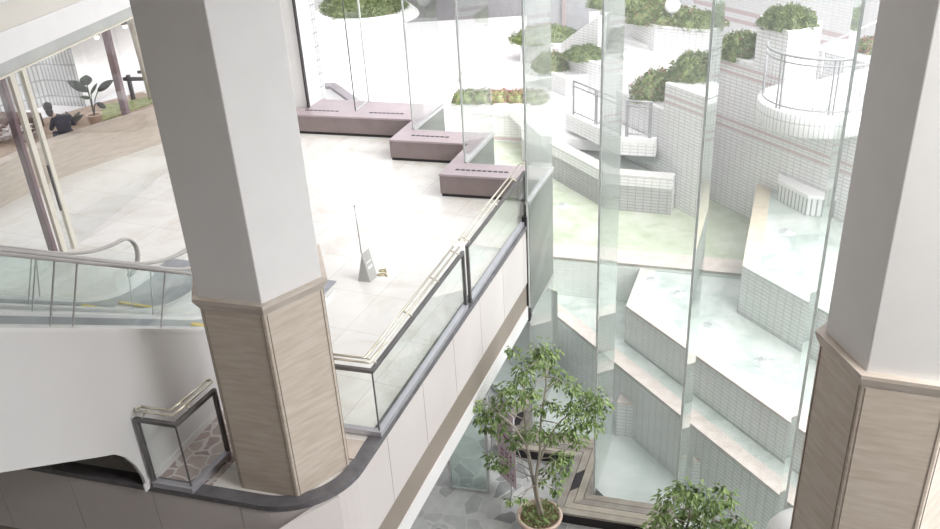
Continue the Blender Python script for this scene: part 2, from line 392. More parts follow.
# ------------------------------------------------------------------ benches
Fb = {0: at(388.6, 139.7, .5), 1: at(438.6, 174, .5)}
Gm = at(408.5, 118.5, .5)
Fm = at(290, 114.2, .5)
def bench(poly, front, label, grills, cut):
    t = thing('sill_bench', label, 'bench', (*poly[0], 0), 'mauve benches along the glass front')
    c = (sum(p[0] for p in poly)/len(poly), sum(p[1] for p in poly)/len(poly))
    def shr(k): return [(p[0]+(c[0]-p[0])*k, p[1]+(c[1]-p[1])*k) for p in poly]
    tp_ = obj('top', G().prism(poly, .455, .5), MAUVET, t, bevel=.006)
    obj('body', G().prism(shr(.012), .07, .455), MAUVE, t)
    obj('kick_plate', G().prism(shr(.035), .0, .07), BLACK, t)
    for (a, b) in grills:
        gr = G(); l = math.hypot(b[0]-a[0], b[1]-a[1]); d = ((b[0]-a[0])/l, (b[1]-a[1])/l); n = max(6, int(l/.11))
        for k in range(n): gr.box(add(a, d, l*(k+.5)/n), d, l/n*.78, .07, .49, .503)
        obj('grille', gr, BLACK, tp_)
    return t
ins = .03
def off(p, dx, dy): return add(add(p, U, dy), D, dx)
G0b = isect(Fb[0], D, Fb[1], U); H0 = isect(Fb[1], U, A[0], D)
Gm = isect(Fm, D, Fb[0], U); Hm = isect(Fb[0], U, BM, (B[0][0]-BM[0], B[0][1]-BM[1]))
G1 = isect(Fb[1], D, A[2], U)
bench([Fb[1], add(G1, D, -.05), off(B[2], -.05, -.05), off(A[1], 0, -.04), off(A[1], -.04, 0), off(B[1], -.05, -.05), off(H0, 0, -.05)], None,
      'mauve sill bench nearest the balustrade, where the brass handrails end', [(at(455, 169.5, .5), at(509, 172.5, .5))], 0)
bench([Fb[0], add(G0b, D, -.01), add(H0, U, -.06), off(A[0], 0, -.04), off(A[0], -.04, 0), off(B[0], -.05, -.05), off(Hm, 0, -.05)], None,
      'middle mauve sill bench of the stepped row along the glass', [(at(411, 135.3, .5), at(449.5, 137.3, .5))], 0)
bench([Fm, add(Gm, D, -.01), add(Hm, U, -.06), off(BM, 0, -.05), off(LEFT, .05, -.05)], None,
      'mauve sill bench farthest away, beside the white pier', [(at(305, 110, .5), at(339, 111.3, .5)), (at(369, 112.6, .5), at(404, 113.8, .5))], 0)

# ------------------------------------------------------------------ columns
def hexa(c, s, rot=-12.7): return [add(c, azd(180+rot+60*k), s) for k in range(6)]
def column(c, label, z0, ztop, zl, sb, sl, ss, rot=-12.7):
    t = thing('column', label, 'column', (*c, z0))
    base = G().prism(hexa(c, sb, rot), z0, zl-.14)
    obj('stone_base', base, TRAV, t, bevel=.012)
    gr = G(); hx = hexa(c, sb+.002, rot)
    for k in range(6):
        a, b = hx[k], hx[(k+1) % 6]; l = math.hypot(b[0]-a[0], b[1]-a[1]); d = ((b[0]-a[0])/l, (b[1]-a[1])/l)
        for e in (.035, l-.035): gr.box(add(a, d, e), d, .008, .01, z0+.02, zl-.16)
    obj('edge_groove', gr, BROWNB, t)
    lg = G(); pr = [(sb, zl-.15), (sb+.02, zl-.12), (sl, zl-.04), (sl, zl), (ss-.02, zl)]
    for (r0, za), (r1, zb) in zip(pr, pr[1:]):
        h0, h1 = hexa(c, r0, rot), hexa(c, r1, rot)
        for k in range(6):
            lg.face([(*h0[k], za), (*h0[(k+1) % 6], za), (*h1[(k+1) % 6], zb), (*h1[k], zb)])
    obj('stone_ledge', lg, TRAVW, t)
    obj('shaft', G().prism(hexa(c, ss, rot), zl-.02, ztop), WHITE, t, bevel=.01)
    return t
CA = (-2.372, 8.745)
column(CA, 'white hexagonal column on a travertine base on the mezzanine corner', 0, TOP, 2.7, .762, .835, .768)
zb = 2.45
cb = at(861.5, 375.5, zb)
CB = add(cb, azd(50.8), .79)
column(CB, 'white hexagonal column on travertine base, at the right edge of the photo', FL, TOP, zb, .735, .79, .70, -9.2)

# ------------------------------------------------------------------ balustrades
def arc(c, r, a0, a1, n, z): return [(*add(c, azd(a0+(a1-a0)*k/n), r), z) for k in range(n+1)]
def balustrade(path, label, tubes, group=None, posts=(), ends=(0, 1), h=1.055, side=-1, brackets=()):
    t = thing('glass_balustrade', label, 'balustrade', (*path[0], 0.025), group)
    br = ring(path, -.043, .043, .02, .10); tr = ring(path, -.028, .028, h-.05, h)
    for a, b in zip(path, path[1:]):
        l = math.hypot(b[0]-a[0], b[1]-a[1]); d = ((b[0]-a[0])/l, (b[1]-a[1])/l)
        obj('glass_pane', G().bar(add(a, d, .012), add(b, d, -.012), .014, .09, h-.04), GLASSB, t)
    for p in path[1:-1]: obj('corner_joint', G().box(p, U, .016, .016, .10, h-.05), DMET, t)
    obj('base_rail', br, RAIL, t, bevel=.006); obj('top_rail', tr, DMET, t, bevel=.006)
    for p in posts: obj('end_post', G().box(p, U, .05, .05, .02, h), DMET, t, bevel=.005)
    hr = [obj('handrail', G().tube(tp, .017, 8), GOLD, t) for tp in tubes]
    for (p, q) in brackets: obj('bracket', G().tube([p, q], .012, 6), GOLD, t)
    return t
zr = .08
c1 = at(379.5, 431.5, zr); p1 = add(c1, U, 0)
def lineP(px, py, P): return isect(P, U, (0, 0), at(px, py, 0))
pA = lineP(465.5, 300, c1); pB = lineP(470, 297, c1); pE = lineP(525.2, 222, c1)
lend = add(c1, D, -.55)
def tubes_for(corner, dl, dr, zs=(1.05, 1.05), offs=(.05, .14)):
    out = []
    for o in offs:
        cc = add(add(corner, N, -o), azd(17.3), o*.9)
        out.append([(*add(cc, D, -dl+o), 1.115), (*cc, 1.115), (*add(cc, U, dr-o), 1.115)])
    return out
L1 = math.hypot(pA[0]-c1[0], pA[1]-c1[1])
tb = tubes_for(c1, .6, L1+.02)
brk = []
for s_ in (.15, L1*.4, L1*.7, L1-.12):
    q = add(c1, U, s_); brk.append(((*q, 1.05), (*add(q, N, -.17), 1.115)))
balustrade([lend, c1, pA], 'corner glass balustrade with twin brass handrails beside the near column', tb, posts=(pA,), brackets=brk)
L2 = math.hypot(pE[0]-pB[0], pE[1]-pB[1])
tb2 = []
endp = lineP(520, 190, c1)
for o in (.05, .14): tb2.append([(*add(add(pB, N, -o), U, .03), 1.115), (*add(add(pE, N, -o), U, .18), 1.115)])
cap_ = add(pE, U, .18); tb2.append([(*add(cap_, N, -.05), 1.115), (*add(add(cap_, N, -.095), U, .05), 1.115), (*add(cap_, N, -.14), 1.115)])
brk = [((*add(pB, U, s_), 1.05), (*add(add(pB, U, s_), N, -.15), 1.115)) for s_ in (.15, L2*.5, L2*.85)]
balustrade([pB, pE], 'straight glass balustrade with twin brass handrails ending at the glass front', tb2, posts=(pB, pE), brackets=brk)
# small L of glass beside the escalator
l0 = at(151.4, 484.7, zr); l1 = at(191.6, 487.5, zr); l2 = at(228, 451.5, zr)
l0 = add(l1, D, -((l1[0]-l0[0])**2+(l1[1]-l0[1])**2)**.5)
tbs = []
for o in (.05, .13):
    cc = add(add(l1, N, -o), azd(17.3), o)
    tbs.append([(*add(l0, azd(17.3), o), 1.115), (*cc, 1.115), (*add(add(l2, N, -o), U, .05), 1.115)])
ea = add(l2, U, .05); tbs.append([(*add(ea, N, -.05), 1.115), (*add(add(ea, N, -.09), U, .05), 1.115), (*add(ea, N, -.13), 1.115)])
eb = l0; tbs.append([(*add(eb, azd(17.3), .05), 1.115), (*add(add(eb, azd(17.3), .09), D, -.05), 1.115), (*add(eb, azd(17.3), .13), 1.115)])
balustrade([l0, l1, l2], 'small L-shaped glass balustrade between the escalator and the near column', tbs, posts=(l0, l2),
           brackets=[((*add(l0, D, .08), 1.05), (*add(add(l0, D, .08), azd(17.3), .14), 1.115)), ((*add(l1, U, .3), 1.05), (*add(add(l1, U, .3), N, -.15), 1.115))])

# ------------------------------------------------------------------ escalators
P0 = at(155, 481, 0)
def deck_z(t):
    tb_ = 3.46; z = .05-.6227*(t-tb_)
    w = .75
    if t > tb_+w: return .05
    if t > tb_-w:
        x = (t-(tb_-w))/(2*w); return .05+.6227*w*(1-x)**2
    return z
T0 = -5.2
ts = [T0, -3.5, -2, -1, 0, 1, 2]+[2.7+.13*k for k in range(13)]+[4.5, 5.1]
def escalator(o, label, grp):
    base = add(P0, N, o); t = thing('escalator', label, 'escalator', (*add(base, U, 4), 0), grp)
    W = 1.62
    bot = [(4.75, 0), (-.13, 0), (-.15, .2), (-.21, .42), (-.32, .64), (-.46, .80), (-.65, .92), (-1.8, 1.67), (T0, 3.85)]
    topl = [(x, deck_z(x)) for x in ts if x <= 4.5]+[(4.75, .05)]
    for o0, o1 in ((0, -.05), (-W+.05, -W)):
        obj('side_panel', G().slab(topl+bot, base, U, N, o0, o1), PANELW, t)
    sl = G()
    for k in range(26):
        tt = -.35-k*.19; z = (lambda q: .885-.65*(q+.592) if q < -.6 else .9-.5*(q+.6))(tt)
        sl.slab([(tt, z+.05), (tt+.12, z-.03), (tt+.12, z+.02), (tt, z+.1)], base, U, N, -.06, -W+.06)
    obj('underside_louvre', sl, UNDER, t)
    for o0, o1 in ((.01, -.27), (-W+.27, -W-.01)):
        obj('deck', G().slab([(x, deck_z(x)+.03) for x in ts if x < 4.6]+[(x, deck_z(x)-.02) for x in ts[::-1] if x < 4.6], base, U, N, o0, o1), DECKW, t)
    for o0, o1 in ((-.26, -.28), (-W+.28, -W+.26)):
        obj('skirt', G().slab([(x, deck_z(x)-.02) for x in ts if x < 4.6]+[(x, deck_z(x)-.26) for x in ts[::-1] if x < 4.6], base, U, N, o0, o1), SKIRTM, t)
    for oo in (-.13, -W+.13):
        up = []
        hz = lambda x: deck_z(x)+.85
        tl = [x for x in ts if x < 4.05]+[4.06]
        gl = [(x, deck_z(x)+.02) for x in tl]+[(4.3, .25), (4.38, .5), (4.25, .8)]+[(x, hz(x)-.02) for x in tl[::-1]]
        pn = G(); cuts = [T0, -2.3, -.65, -.38, .87, 2.6] if oo > -.5 else [T0, -1.6, .3, 2.2]
        gpn = obj('glass_panel', G().slab(gl, base, U, N, oo-.007, oo+.007), GLASSB, t)
        jt = G()
        for cx_ in cuts[1:]:
            tt_ = cx_+.30*max(0, min(1, (3.4-cx_)/2)); jt = G().slab([(cx_, deck_z(cx_)+.02), (cx_+.012, deck_z(cx_)+.02), (tt_+.012, hz(tt_)-.02), (tt_, hz(tt_)-.02)], base, U, N, oo-.009, oo+.009)
            obj('glass_joint', jt, STEEL, gpn)
        pts = [(x, hz(x)) for x in tl]+[(4.06+.34*math.sin(math.radians(a)), hz(4.06)-.34+.34*math.cos(math.radians(a))) for a in range(15, 181, 15)]
        pts3 = [(*add(add(base, U, q[0]), N, oo), q[1]) for q in pts]
        hr = G()
        # flattened rail profile swept along the path
        n = len(pts)
        for side, hw, hh, mat_ in ((0, .042, .02, None),):
            ringp = []
            for i in range(n):
                a_, b_ = pts[max(i-1, 0)], pts[min(i+1, n-1)]; l = math.hypot(b_[0]-a_[0], b_[1]-a_[1]); nx, nz = -(b_[1]-a_[1])/l, (b_[0]-a_[0])/l
                c_ = add(base, U, 0); ringp.append([(*add(add(base, U, pts[i][0]+nx*q), N, oo+w_), pts[i][1]+nz*q) for w_, q in ((-hw, -hh), (-hw, hh*.6), (-hw*.6, hh), (hw*.6, hh), (hw, hh*.6), (hw, -hh))])
            for i in range(n-1):
                for k in range(6): hr.face([ringp[i][k], ringp[i][(k+1) % 6], ringp[i+1][(k+1) % 6], ringp[i+1][k]], None, True)
            hr.face(ringp[0]); hr.face(ringp[-1])
        obj('handrail', hr, RUB, t)
    st = G(); x = T0+.3
    while x < 3.3:
        z = deck_z(x)-.22; z2 = deck_z(min(x+.4, 3.6))-.22
        st.slab([(x, z-.02), (x+.38, z2+.03), (x+.4, z2-.02), (x+.4, z2-.2), (x, z-.2)], base, U, N, -.30, -W+.30); x += .4
    obj('step_band', st, STEP, t)
    ye = G().slab([(2.70, .40), (2.78, .40), (2.78, .43), (2.70, .43)], base, U, N, -.32, -W+.32)
    ye.slab([(3.5, .031), (3.56, .031), (3.56, .036), (3.5, .036)], base, U, N, -.3, -W+.3)
    obj('yellow_edge', ye, YEL, t)
    obj('landing_plate', G().slab([(3.56, 0.002), (5.14, 0.002), (5.14, .02), (3.56, .035)], base, U, N, -.14, -W+.14), PLATE, t)
    return t
DECKW = noisy('white deck', (.86, .86, .86), (.88, .88, .88), 2, .25)
SKIRTM = noisy('grey skirt', (.36, .38, .40), (.42, .44, .46), 4, .4)
UNDER = noisy('underside slats', (.30, .28, .25), (.36, .34, .30), 3, .5)
RUB = noisy('grey handrail rubber', (.46, .44, .43), (.52, .50, .49), 4, .35)
STEP = noisy('escalator step metal', (.68, .70, .73), (.74, .76, .79), 5, .4, metal=.0)
YEL = mat('yellow safety paint', (.80, .62, .16), .5)
PLATE = noisy('landing plate', (.36, .37, .41), (.42, .43, .47), 6, .35, metal=.3)
escalator(0, 'near escalator with broad white side panel, rising to the left', 'twin escalators')
escalator(-2.1, 'far escalator behind the near one, its handrail curling down onto the marble floor', 'twin escalators')
KI = add(e0, azd(17.3), .175)
struct('floor_inlay', G().prism([isect(P0, U, KI, D), isect(add(P0, N, .75), U, KI, D), add(add(P0, U, 1.9), N, .75), add(add(P0, U, 1.9), N, .0)], -.0005, .012), REDF, 'reddish crazy paving strip beside the escalator')
struct('baseboard_escalator', G().bar(add(add(P0, U, -.2), N, .012), add(add(P0, U, 2.2), N, .012), .02, .0, .11), WHITE)
struct('baseboard_ledge', G().box(add(add(c1, D, -.38), U, -.34), D, .5, .35, .0, .03), TRAVW)

# ------------------------------------------------------------------ left glass front, upper slab, pier
G0p = (-7.68, 14.69); DG = azd(11.2); NG = azd(101.2)
def gl_(t, o): return add(add(G0p, DG, t), NG, o)
ub = lambda t0, t1, o0, o1, z0, z1: G().prism([gl_(t0, o0), gl_(t1, o0), gl_(t1, o1), gl_(t0, o1)], z0, z1)
struct('trim_9', ub(-6, 8, -.5, 0, 3.5, 3.72), noisy('grey soffit band', (.50, .52, .51), (.56, .57, .56), 2, .4))
struct('trim_10', ub(-6, 8, -.5, .03, 3.72, 4.14), WHITE, 'white upper floor edge')
struct('trim_11', ub(-6, 8, -.5, .05, 3.485, 3.515), CREAMM)
struct('wall_upper', ub(-6, 8, -.5, -.03, 4.14, TOP), noisy('cream upper wall', (.72, .69, .64), (.75, .72, .67), 1, .5))
struct('trim_12', ub(-6, 8, -.03, .03, 4.14, 4.18), WHITE)
struct('trim_13', ub(-6, 8, -.03, .02, 4.62, 4.66), WHITE)
struct('ceiling_canopy', ub(-6, 8, -3.2, -.5, 3.6, 4.0), WHITE)
td = onpl(74, 258, G0p, DG)[0]
fr = thing('door_frame', 'cream framed glass door leaf standing above the escalator handrail', 'door frame', (*gl_(td, 0), 0))
for k, (o, w) in enumerate(((-.24, .13), (.09, .11))):
    obj('stile', G().box(gl_(td+o+.02, 0), DG, w, .07, 0, 3.5), CREAMM, fr, bevel=.006)
obj('brown_edge', G().box(gl_(td-.42, -.06), DG, .10, .12, 0, 3.5), PLUM, fr, bevel=.005)
gst = obj('glass_strip', G().box(gl_(td-.05, 0), DG, .18, .015, .05, 3.45), GLASSB, fr)
obj('pull_handle', G().box(gl_(td-.03, .05), DG, .03, .04, .85, 1.75), DMET, gst)
pane(gl_(td-4.5, 0), gl_(td-.37, 0), .02, 3.5, GLASSB, False); pane(gl_(td+.17, 0), gl_(td+5.9, 0), .02, 3.5, GLASS, False)
pr_ = at(308.3, 107.5, .5)
pr0 = add(add(pr_, D, -.45), U, .3)
struct('wall_pier', G().prism([pr_, add(pr_, D, -1.6), add(add(pr_, D, -1.6), U, .7), add(pr_, U, .7)], 0, TOP), WHITE, 'white wall pier beside the far bench')
struct('trim_14', G().box(add(pr_, D, .015), D, .028, .12, 0, TOP), BLACK)
pt_ = at(308.6, 96.3, .5)
struct('wall_tiled_pier', G().prism([pt_, add(pt_, D, .28), add(add(pt_, D, .28), U, .4), add(pt_, U, .4)], -2, TOP), tile('tall white tile', (.80, .80, .81), (.30, .30, .32), w=.1, h=.35, ms=.014))

# ------------------------------------------------------------------ garden room on the left
cwp = [(-30, 225), (0, 208), (35, 190), (60, 178.5), (100, 164), (130, 154), (163, 143), (195, 133)]
cw = [at(x, y, 0) for x, y in cwp]
def smooth(pts, n=5):
    out = []
    for i in range(len(pts)-1):
        p0, p1, p2, p3 = pts[max(i-1, 0)], pts[i], pts[i+1], pts[min(i+2, len(pts)-1)]
        for k in range(n):
            t = k/n
            out.append(tuple(.5*((2*p1[j])+(-p0[j]+p2[j])*t+(2*p0[j]-5*p1[j]+4*p2[j]-p3[j])*t*t+(-p0[j]+3*p1[j]-3*p2[j]+p3[j])*t**3) for j in range(len(p1))))
    return out+[pts[-1]]
cws = smooth(cw)
gw = ring(cws, 0, .3, 0, .86)
pw_ = struct('wall_garden', gw, noisy('pinkish travertine', (.50, .42, .36), (.60, .515, .45), 2.2, .55, (1.3, 1.3, 9), .03, 12), 'curved pale travertine planter wall')
bed = [add(p, (0, 0), 0) for p in cws]
bk = [(-14.5, 19.2), (-14.5, 27), (-6, 27), (-6.3, 23.5)]
LB = []
for i, p in enumerate(cws):
    a = cws[max(i-1, 0)]; b = cws[min(i+1, len(cws)-1)]; l = math.hypot(b[0]-a[0], b[1]-a[1]); LB.append(add(p, (-(b[1]-a[1])/l, (b[0]-a[0])/l), .3))
struct('floor_garden', ring(cws, .3, 2.6, 0, .62), noisy('brown soil bed', (.34, .25, .19), (.44, .34, .27), 9, .9, bump=.3), 'brown planting bed behind the curved wall')
lawn = [at(x, y, .64) for x, y in [(97, 122), (104, 105), (130, 101), (175, 92), (178, 93), (150, 104), (125, 113), (106, 120)]]
tag(obj('lawn', G().prism(lawn, .62, .66), GRASS), 'patch of rough green grass behind the curved planter wall', 'lawn', None, 'stuff')
tw0 = at(86, 106, .6)
struct('wall_tiled', G().prism([tw0, add(tw0, azd(-72), 1.1), add(add(tw0, azd(-72), 1.1), azd(-125), 3.0), add(add(tw0, azd(-72), 1.1), azd(-20), 3)], .3, 5.5), TILEGR, 'grey tiled wall behind the seated person')
# plum column and slim pole
pcb = at(128, 122, .6); tcz = 3.9
tag(obj('steel_column', G().box(pcb, azd(11), .15, .15, .55, 3.55), PLUM), 'plum painted square steel column in the garden bed', 'column')
pole = at(152, 101, .6)
pl = thing('tree_prop', 'pale leaning tree pole beside a dark timber crosspiece, partly behind the near column', 'post', (*pole, .6))
obj('trunk', G().tube([(*pole, .55), (pole[0]-.05, pole[1], 2), (pole[0]-.15, pole[1]+.1, 3.55)], .075, 10), BARK, pl)
dkp = at(134, 101, .6)
hz_ = thing('timber_hitch', 'dark timber crossbar on a post near the leaning pole', 'post', (*dkp, .6))
obj('post', G().box(dkp, azd(20), .08, .08, .55, 1.3), BLACK, hz_); 
obj('crossbar', G().bar(add(dkp, azd(100), -.15), add(dkp, azd(100), .6), .07, 1.15, 1.24), BLACK, hz_)
obj('upper_bar', G().bar(add(dkp, azd(100), .3), add(dkp, azd(100), .65), .07, 1.34, 1.41), BLACK, hz_)
# spotlights under the canopy
LAMP = mat('warm lamp', (1, .9, .75)); NT(LAMP).b.inputs['Emission Color'].default_value = (1, .86, .66, 1); NT(LAMP).b.inputs['Emission Strength'].default_value = 6
for (x, y, lb) in ((97, 38, 'small spotlight under the canopy, left of the plum column'), (125, 27, 'small spotlight under the canopy, right of the plum column')):
    q = onpl(x, y, gl_(0, -1.6), DG); c_ = add(gl_(0, -1.6), DG, q[0])
    s_ = thing('spotlight', lb, 'spotlight', (*c_, q[1]))
    obj('housing', G().lathe(c_, [(0, q[1]+.22), (.07, q[1]+.22), (.08, q[1]+.06), (.05, q[1]+.05)], 12), DMET, s_)
    obj('stem', G().tube([(*c_, q[1]+.2), (*c_, 3.6)], .015, 6), DMET, s_)
    obj('bulb', G().lathe(c_, [(0, q[1]-.03), (.04, q[1]-.02), (.05, q[1]+.02), (.035, q[1]+.05), (0, q[1]+.06)], 12), LAMP, s_)
# potted broad leaved plant on the bed
pp = at(97, 126, .64)
pt = thing('potted_plant', 'dark broad-leaved plant in a pale pot on the garden bed', 'potted plant', (*pp, .6))
pot_ = obj('pot', G().lathe(pp, [(0, .62), (.12, .62), (.18, .92), (.195, .93), (.18, .95), (.16, .91), (0, .90)], 20), TERRA, pt)
obj('soil', G().lathe(pp, [(0, .912), (.15, .912), (.16, .905)], 16), SOIL, pot_)
VD = (pp[0]/math.hypot(*pp), pp[1]/math.hypot(*pp)); VR = (VD[1], -VD[0])
def wp(P, x, y, dep=0):           # place on the upright plane through P facing the viewpoint
    d = (P[0]/math.hypot(*P), P[1]/math.hypot(*P)); P2 = add(P, d, dep); r_ = (d[1], -d[0]); q = onpl(x, y, P2, r_)
    p = add(P2, r_, q[0]); return Vector((p[0], p[1], q[1]))
def blade(g, a, b, w, sag=.0, nseg=6, tilt=Vector((0, -1, .6))):
    a, b = Vector(a), Vector(b); d = (b-a); side = d.normalized().cross(tilt).normalized(); pr = []
    for k in range(nseg+1):
        t = k/nseg; ww = w*math.sin(math.pi*min(1, t*.9+.08))**.8; c_ = a+d*t+Vector((0, 0, -sag*t*t)); up = side.cross(d).normalized()
        pr.append((c_-side*ww/2+up*ww*.15, c_, c_+side*ww/2+up*ww*.15))
    for k in range(nseg):
        g.face([pr[k][0], pr[k][1], pr[k+1][1], pr[k+1][0]], None, True); g.face([pr[k][1], pr[k][2], pr[k+1][2], pr[k+1][1]], None, True)
root = Vector((*pp, .91))
for (x0, y0, x1, y1, w, dp) in ((88, 91, 67, 81, .22, .1), (87, 85, 86, 75, .30, .2), (98, 91, 113, 80, .18, -.1), (90, 98, 80, 97, .09, -.2), (91, 94, 97, 83, .08, .25), (97, 103, 106, 108, .13, -.25)):
    a = wp(pp, x0, y0, dp*.5); b = wp(pp, x1, y1, dp)
    lf = G(); blade(lf, a, b, w)
    o = obj('leaf', lf, DLEAF, pt); so = o.modifiers.new('thick', 'SOLIDIFY'); so.thickness = .008
    obj('stalk', G().tube([root, (root+a)/2+Vector((0, 0, .1)), a], .014, 6), DLEAF, pt)
# low fern-like leaves at the left of the pot
lfp = at(72, 124, .64); tp = thing('low_plant', 'small dark low plant on the bed beside the seated person', 'plant', (*lfp, .62))
lg_ = G()
for k in range(6):
    a = k*60+random.uniform(-15, 15); blade(lg_, (*lfp, .66), (lfp[0]+.36*math.cos(math.radians(a)), lfp[1]+.3*math.sin(math.radians(a)), .85+.1*random.random()), .12)
obj('foliage', lg_, DLEAF, tp)
# person seated with the back to the room
def skin(name, verts, edges, mat_, parent, sub=2):
    me = bpy.data.meshes.new(name); offv = LOC[parent.name]
    me.from_pydata([Vector(v[0])-offv for v in verts], edges, []); me.materials.append(mat_)
    o = bpy.data.objects.new(name, me); C.objects.link(o); o.parent = parent; LOC[o.name] = offv
    m = o.modifiers.new('skin', 'SKIN'); m.use_smooth_shade = True
    for i, v in enumerate(verts): me.skin_vertices[0].data[i].radius = (v[1], v[2])
    me.skin_vertices[0].data[0].use_root = True
    s = o.modifiers.new('sub', 'SUBSURF'); s.levels = sub; s.render_levels = sub
    return o
hp = wp(at(60, 131, .9), 46, 109); sq = wp(at(60, 131, .9), 61, 116)
bx, by = sq.x, sq.y; zs = .62
pe = thing('person', 'person in a dark navy top sitting with back turned behind the door post', 'person', (bx, by, zs))
f_ = Vector((-.55, .83, 0)); rr_ = Vector((.83, .55, 0)); O = Vector((bx, by, zs))
sh_z = hp.z-zs-.24; hx_ = Vector((hp.x-sq.x, hp.y-sq.y, 0))
def pv(r_, f, z): return O+rr_*r_+f_*f+Vector((0, 0, z))
vs = [(pv(0, 0, .12), .17, .13), (pv(0, .0, .3), .15, .11), (pv(0, .04, sh_z-.08), .17, .11), (pv(0, .06, sh_z+.0)+hx_*.45, .07, .06),
      (pv(.19, .05, sh_z-.04), .065, .06), (pv(.27, .10, sh_z-.26), .05, .045), (pv(.20, .33, sh_z-.30), .042, .038), (pv(.12, .42, sh_z-.26), .03, .022),
      (pv(-.19, .05, sh_z-.04), .065, .06), (pv(-.27, .10, sh_z-.26), .05, .045), (pv(-.20, .33, sh_z-.30), .042, .038), (pv(-.12, .42, sh_z-.26), .03, .022),
      (pv(.11, .08, .1), .09, .085), (pv(.16, .50, .14), .065, .06), (pv(.16, .55, -.25), .045, .045), (pv(.16, .68, -.30), .035, .03),
      (pv(-.11, .08, .1), .09, .085), (pv(-.16, .50, .14), .065, .06), (pv(-.16, .55, -.25), .045, .045), (pv(-.16, .68, -.30), .035, .03)]
ed = [(0, 1), (1, 2), (2, 3), (2, 4), (4, 5), (5, 6), (6, 7), (2, 8), (8, 9), (9, 10), (10, 11), (0, 12), (12, 13), (13, 14), (14, 15), (0, 16), (16, 17), (17, 18), (18, 19)]
NAVY = noisy('navy cloth', (.025, .025, .045), (.04, .04, .065), 10, .9)
SKIN = noisy('skin', (.60, .42, .33), (.66, .48, .38), 8, .6); HAIR = noisy('black hair', (.012, .01, .01), (.025, .02, .02), 20, .5)
skin('body', vs, ed, NAVY, pe)
hc = pv(0, .08, sh_z+.24)+hx_*.8
def ell(g, c, rx, ry, rz, seg=20, rings=12, zmin=-1):
    for i in range(rings):
        for k in range(seg):
            q = []
            for (ii, kk) in ((i, k), (i, k+1), (i+1, k+1), (i+1, k)):
                th = math.pi*ii/rings; ph = 2*math.pi*kk/seg
                q.append((c[0]+rx*math.sin(th)*math.cos(ph), c[1]+ry*math.sin(th)*math.sin(ph), c[2]+rz*max(zmin, math.cos(th))))
            if i == 0: q = [q[0], q[2], q[3]]
            elif i == rings-1: q = q[:3] if False else [q[0], q[1], q[2]]
            g.face(q, None, True)
    return g
hd = ell(G(), hc, .078, .09, .115); hd.tube([hc-Vector((0, 0, .09)), pv(0, .06, sh_z+.02)+hx_*.45], .05, 10)
ns = hc+f_*.095-Vector((0, 0, .01)); ell(hd, ns, .016, .016, .022, 8, 6)
for s_ in (-1, 1): ell(hd, hc+rr_*.08*s_-Vector((0, 0, .01)), .014, .02, .03, 8, 6)
ho = obj('head', hd, SKIN, pe)
hh = ell(G(), hc-f_*.018+Vector((0, 0, .025)), .098, .10, .118); ell(hh, hc-f_*.05-Vector((0, 0, .08)), .085, .07, .12)
obj('hair', hh, HAIR, ho)
# dark planter box and crumpled wrapping at the far left
db = at(12, 128, .62)
tag(obj('planter_box', G().box(db, azd(105), 1.5, .5, .6, .95), noisy('dark brown wood', (.10, .06, .05), (.15, .10, .08), 5, .6), bevel=.01), 'dark brown planter box at the left edge, left of the door post', 'planter')
cr_ = G()
cb0 = at(10, 140, .62)
for k in range(130):
    p = Vector((cb0[0]+random.uniform(-.7, .6), cb0[1]+random.uniform(-.35, .35), .66+random.random()*.22)); d = Vector((random.uniform(-1, 1), random.uniform(-1, 1), random.uniform(-.2, .8))).normalized(); cr_.leaf(p, d, .2, .14)
tag(obj('pale_foliage', cr_, noisy('pale dry leaf', (.45, .40, .40), (.70, .66, .66), 9, .6)), 'heap of pale dry leaves in front of the dark planter box', 'leaves', None, 'stuff')

# ------------------------------------------------------------------ sign stand on the marble
ss = at(366, 282, 0)
st = thing('sign_stand', 'grey wedge-shaped floor stand with a thin upright rod', 'sign stand', (*ss, 0))
w0 = at(358, 281, 0); w1 = at(370.5, 282.5, 0); w2 = at(377.5, 276, 0); w3 = add(w0, (w2[0]-w1[0], w2[1]-w1[1]), 1)
ap = wp(at(364, 280, 0), 361.5, 254); ap2 = Vector((ap.x+w2[0]-w1[0], ap.y+w2[1]-w1[1], ap.z))
gs = G()
P_ = [(*w0, 0), (*w1, 0), (*w2, 0), (*w3, 0)]
gs.face([P_[0], P_[1], ap]); gs.face([P_[1], P_[2], ap2, ap]); gs.face([P_[2], P_[3], ap2]); gs.face([P_[3], P_[0], ap, ap2]); gs.face(P_[::-1])
GREYP = noisy('grey paint', (.47, .47, .46), (.51, .51, .50), 4, .5)
wdg = obj('wedge', gs, GREYP, st, bevel=.004)
rt = wp(at(364, 280, 0), 354.5, 206)
rod_ = obj('rod', G().tube([ap, rt], .012, 8), STEEL, st)
obj('ball_tip', ell(G(), rt, .02, .02, .02, 10, 8), STEEL, rod_)
nl = (Vector(P_[1])-Vector(ap)).cross(Vector(P_[2])-Vector(ap)).normalized()
if nl.y > 0: nl = -nl
lb = G()
def fp(u, v): return Vector(P_[1])*(1-u)*(1-v)+Vector(P_[2])*u*(1-v)+ap*(1-u)*v+ap2*u*v+nl*.003
LET = mat('pale lettering', (.80, .80, .80), .6)
for v_, w_ in ((.40, .09), (.60, .05)):
    lb = G(); lb.face([fp(.22, v_), fp(.82, v_), fp(.82, v_+w_), fp(.22, v_+w_)]); obj('lettering', lb, LET, wdg)
cl = at(382, 277, 0)
tag(obj('coiled_chain', G().tube([(cl[0]+.09*math.cos(a*.5)*(1-.04*a*.5), cl[1]+.06*math.sin(a*.5)+.012*a, .012+.004*math.sin(a)) for a in range(0, 26)], .012, 6), noisy('brass', (.55, .48, .26), (.64, .57, .36), 5, .4, metal=.4)), 'small brass coil lying on the floor beside the sign stand', 'chain')

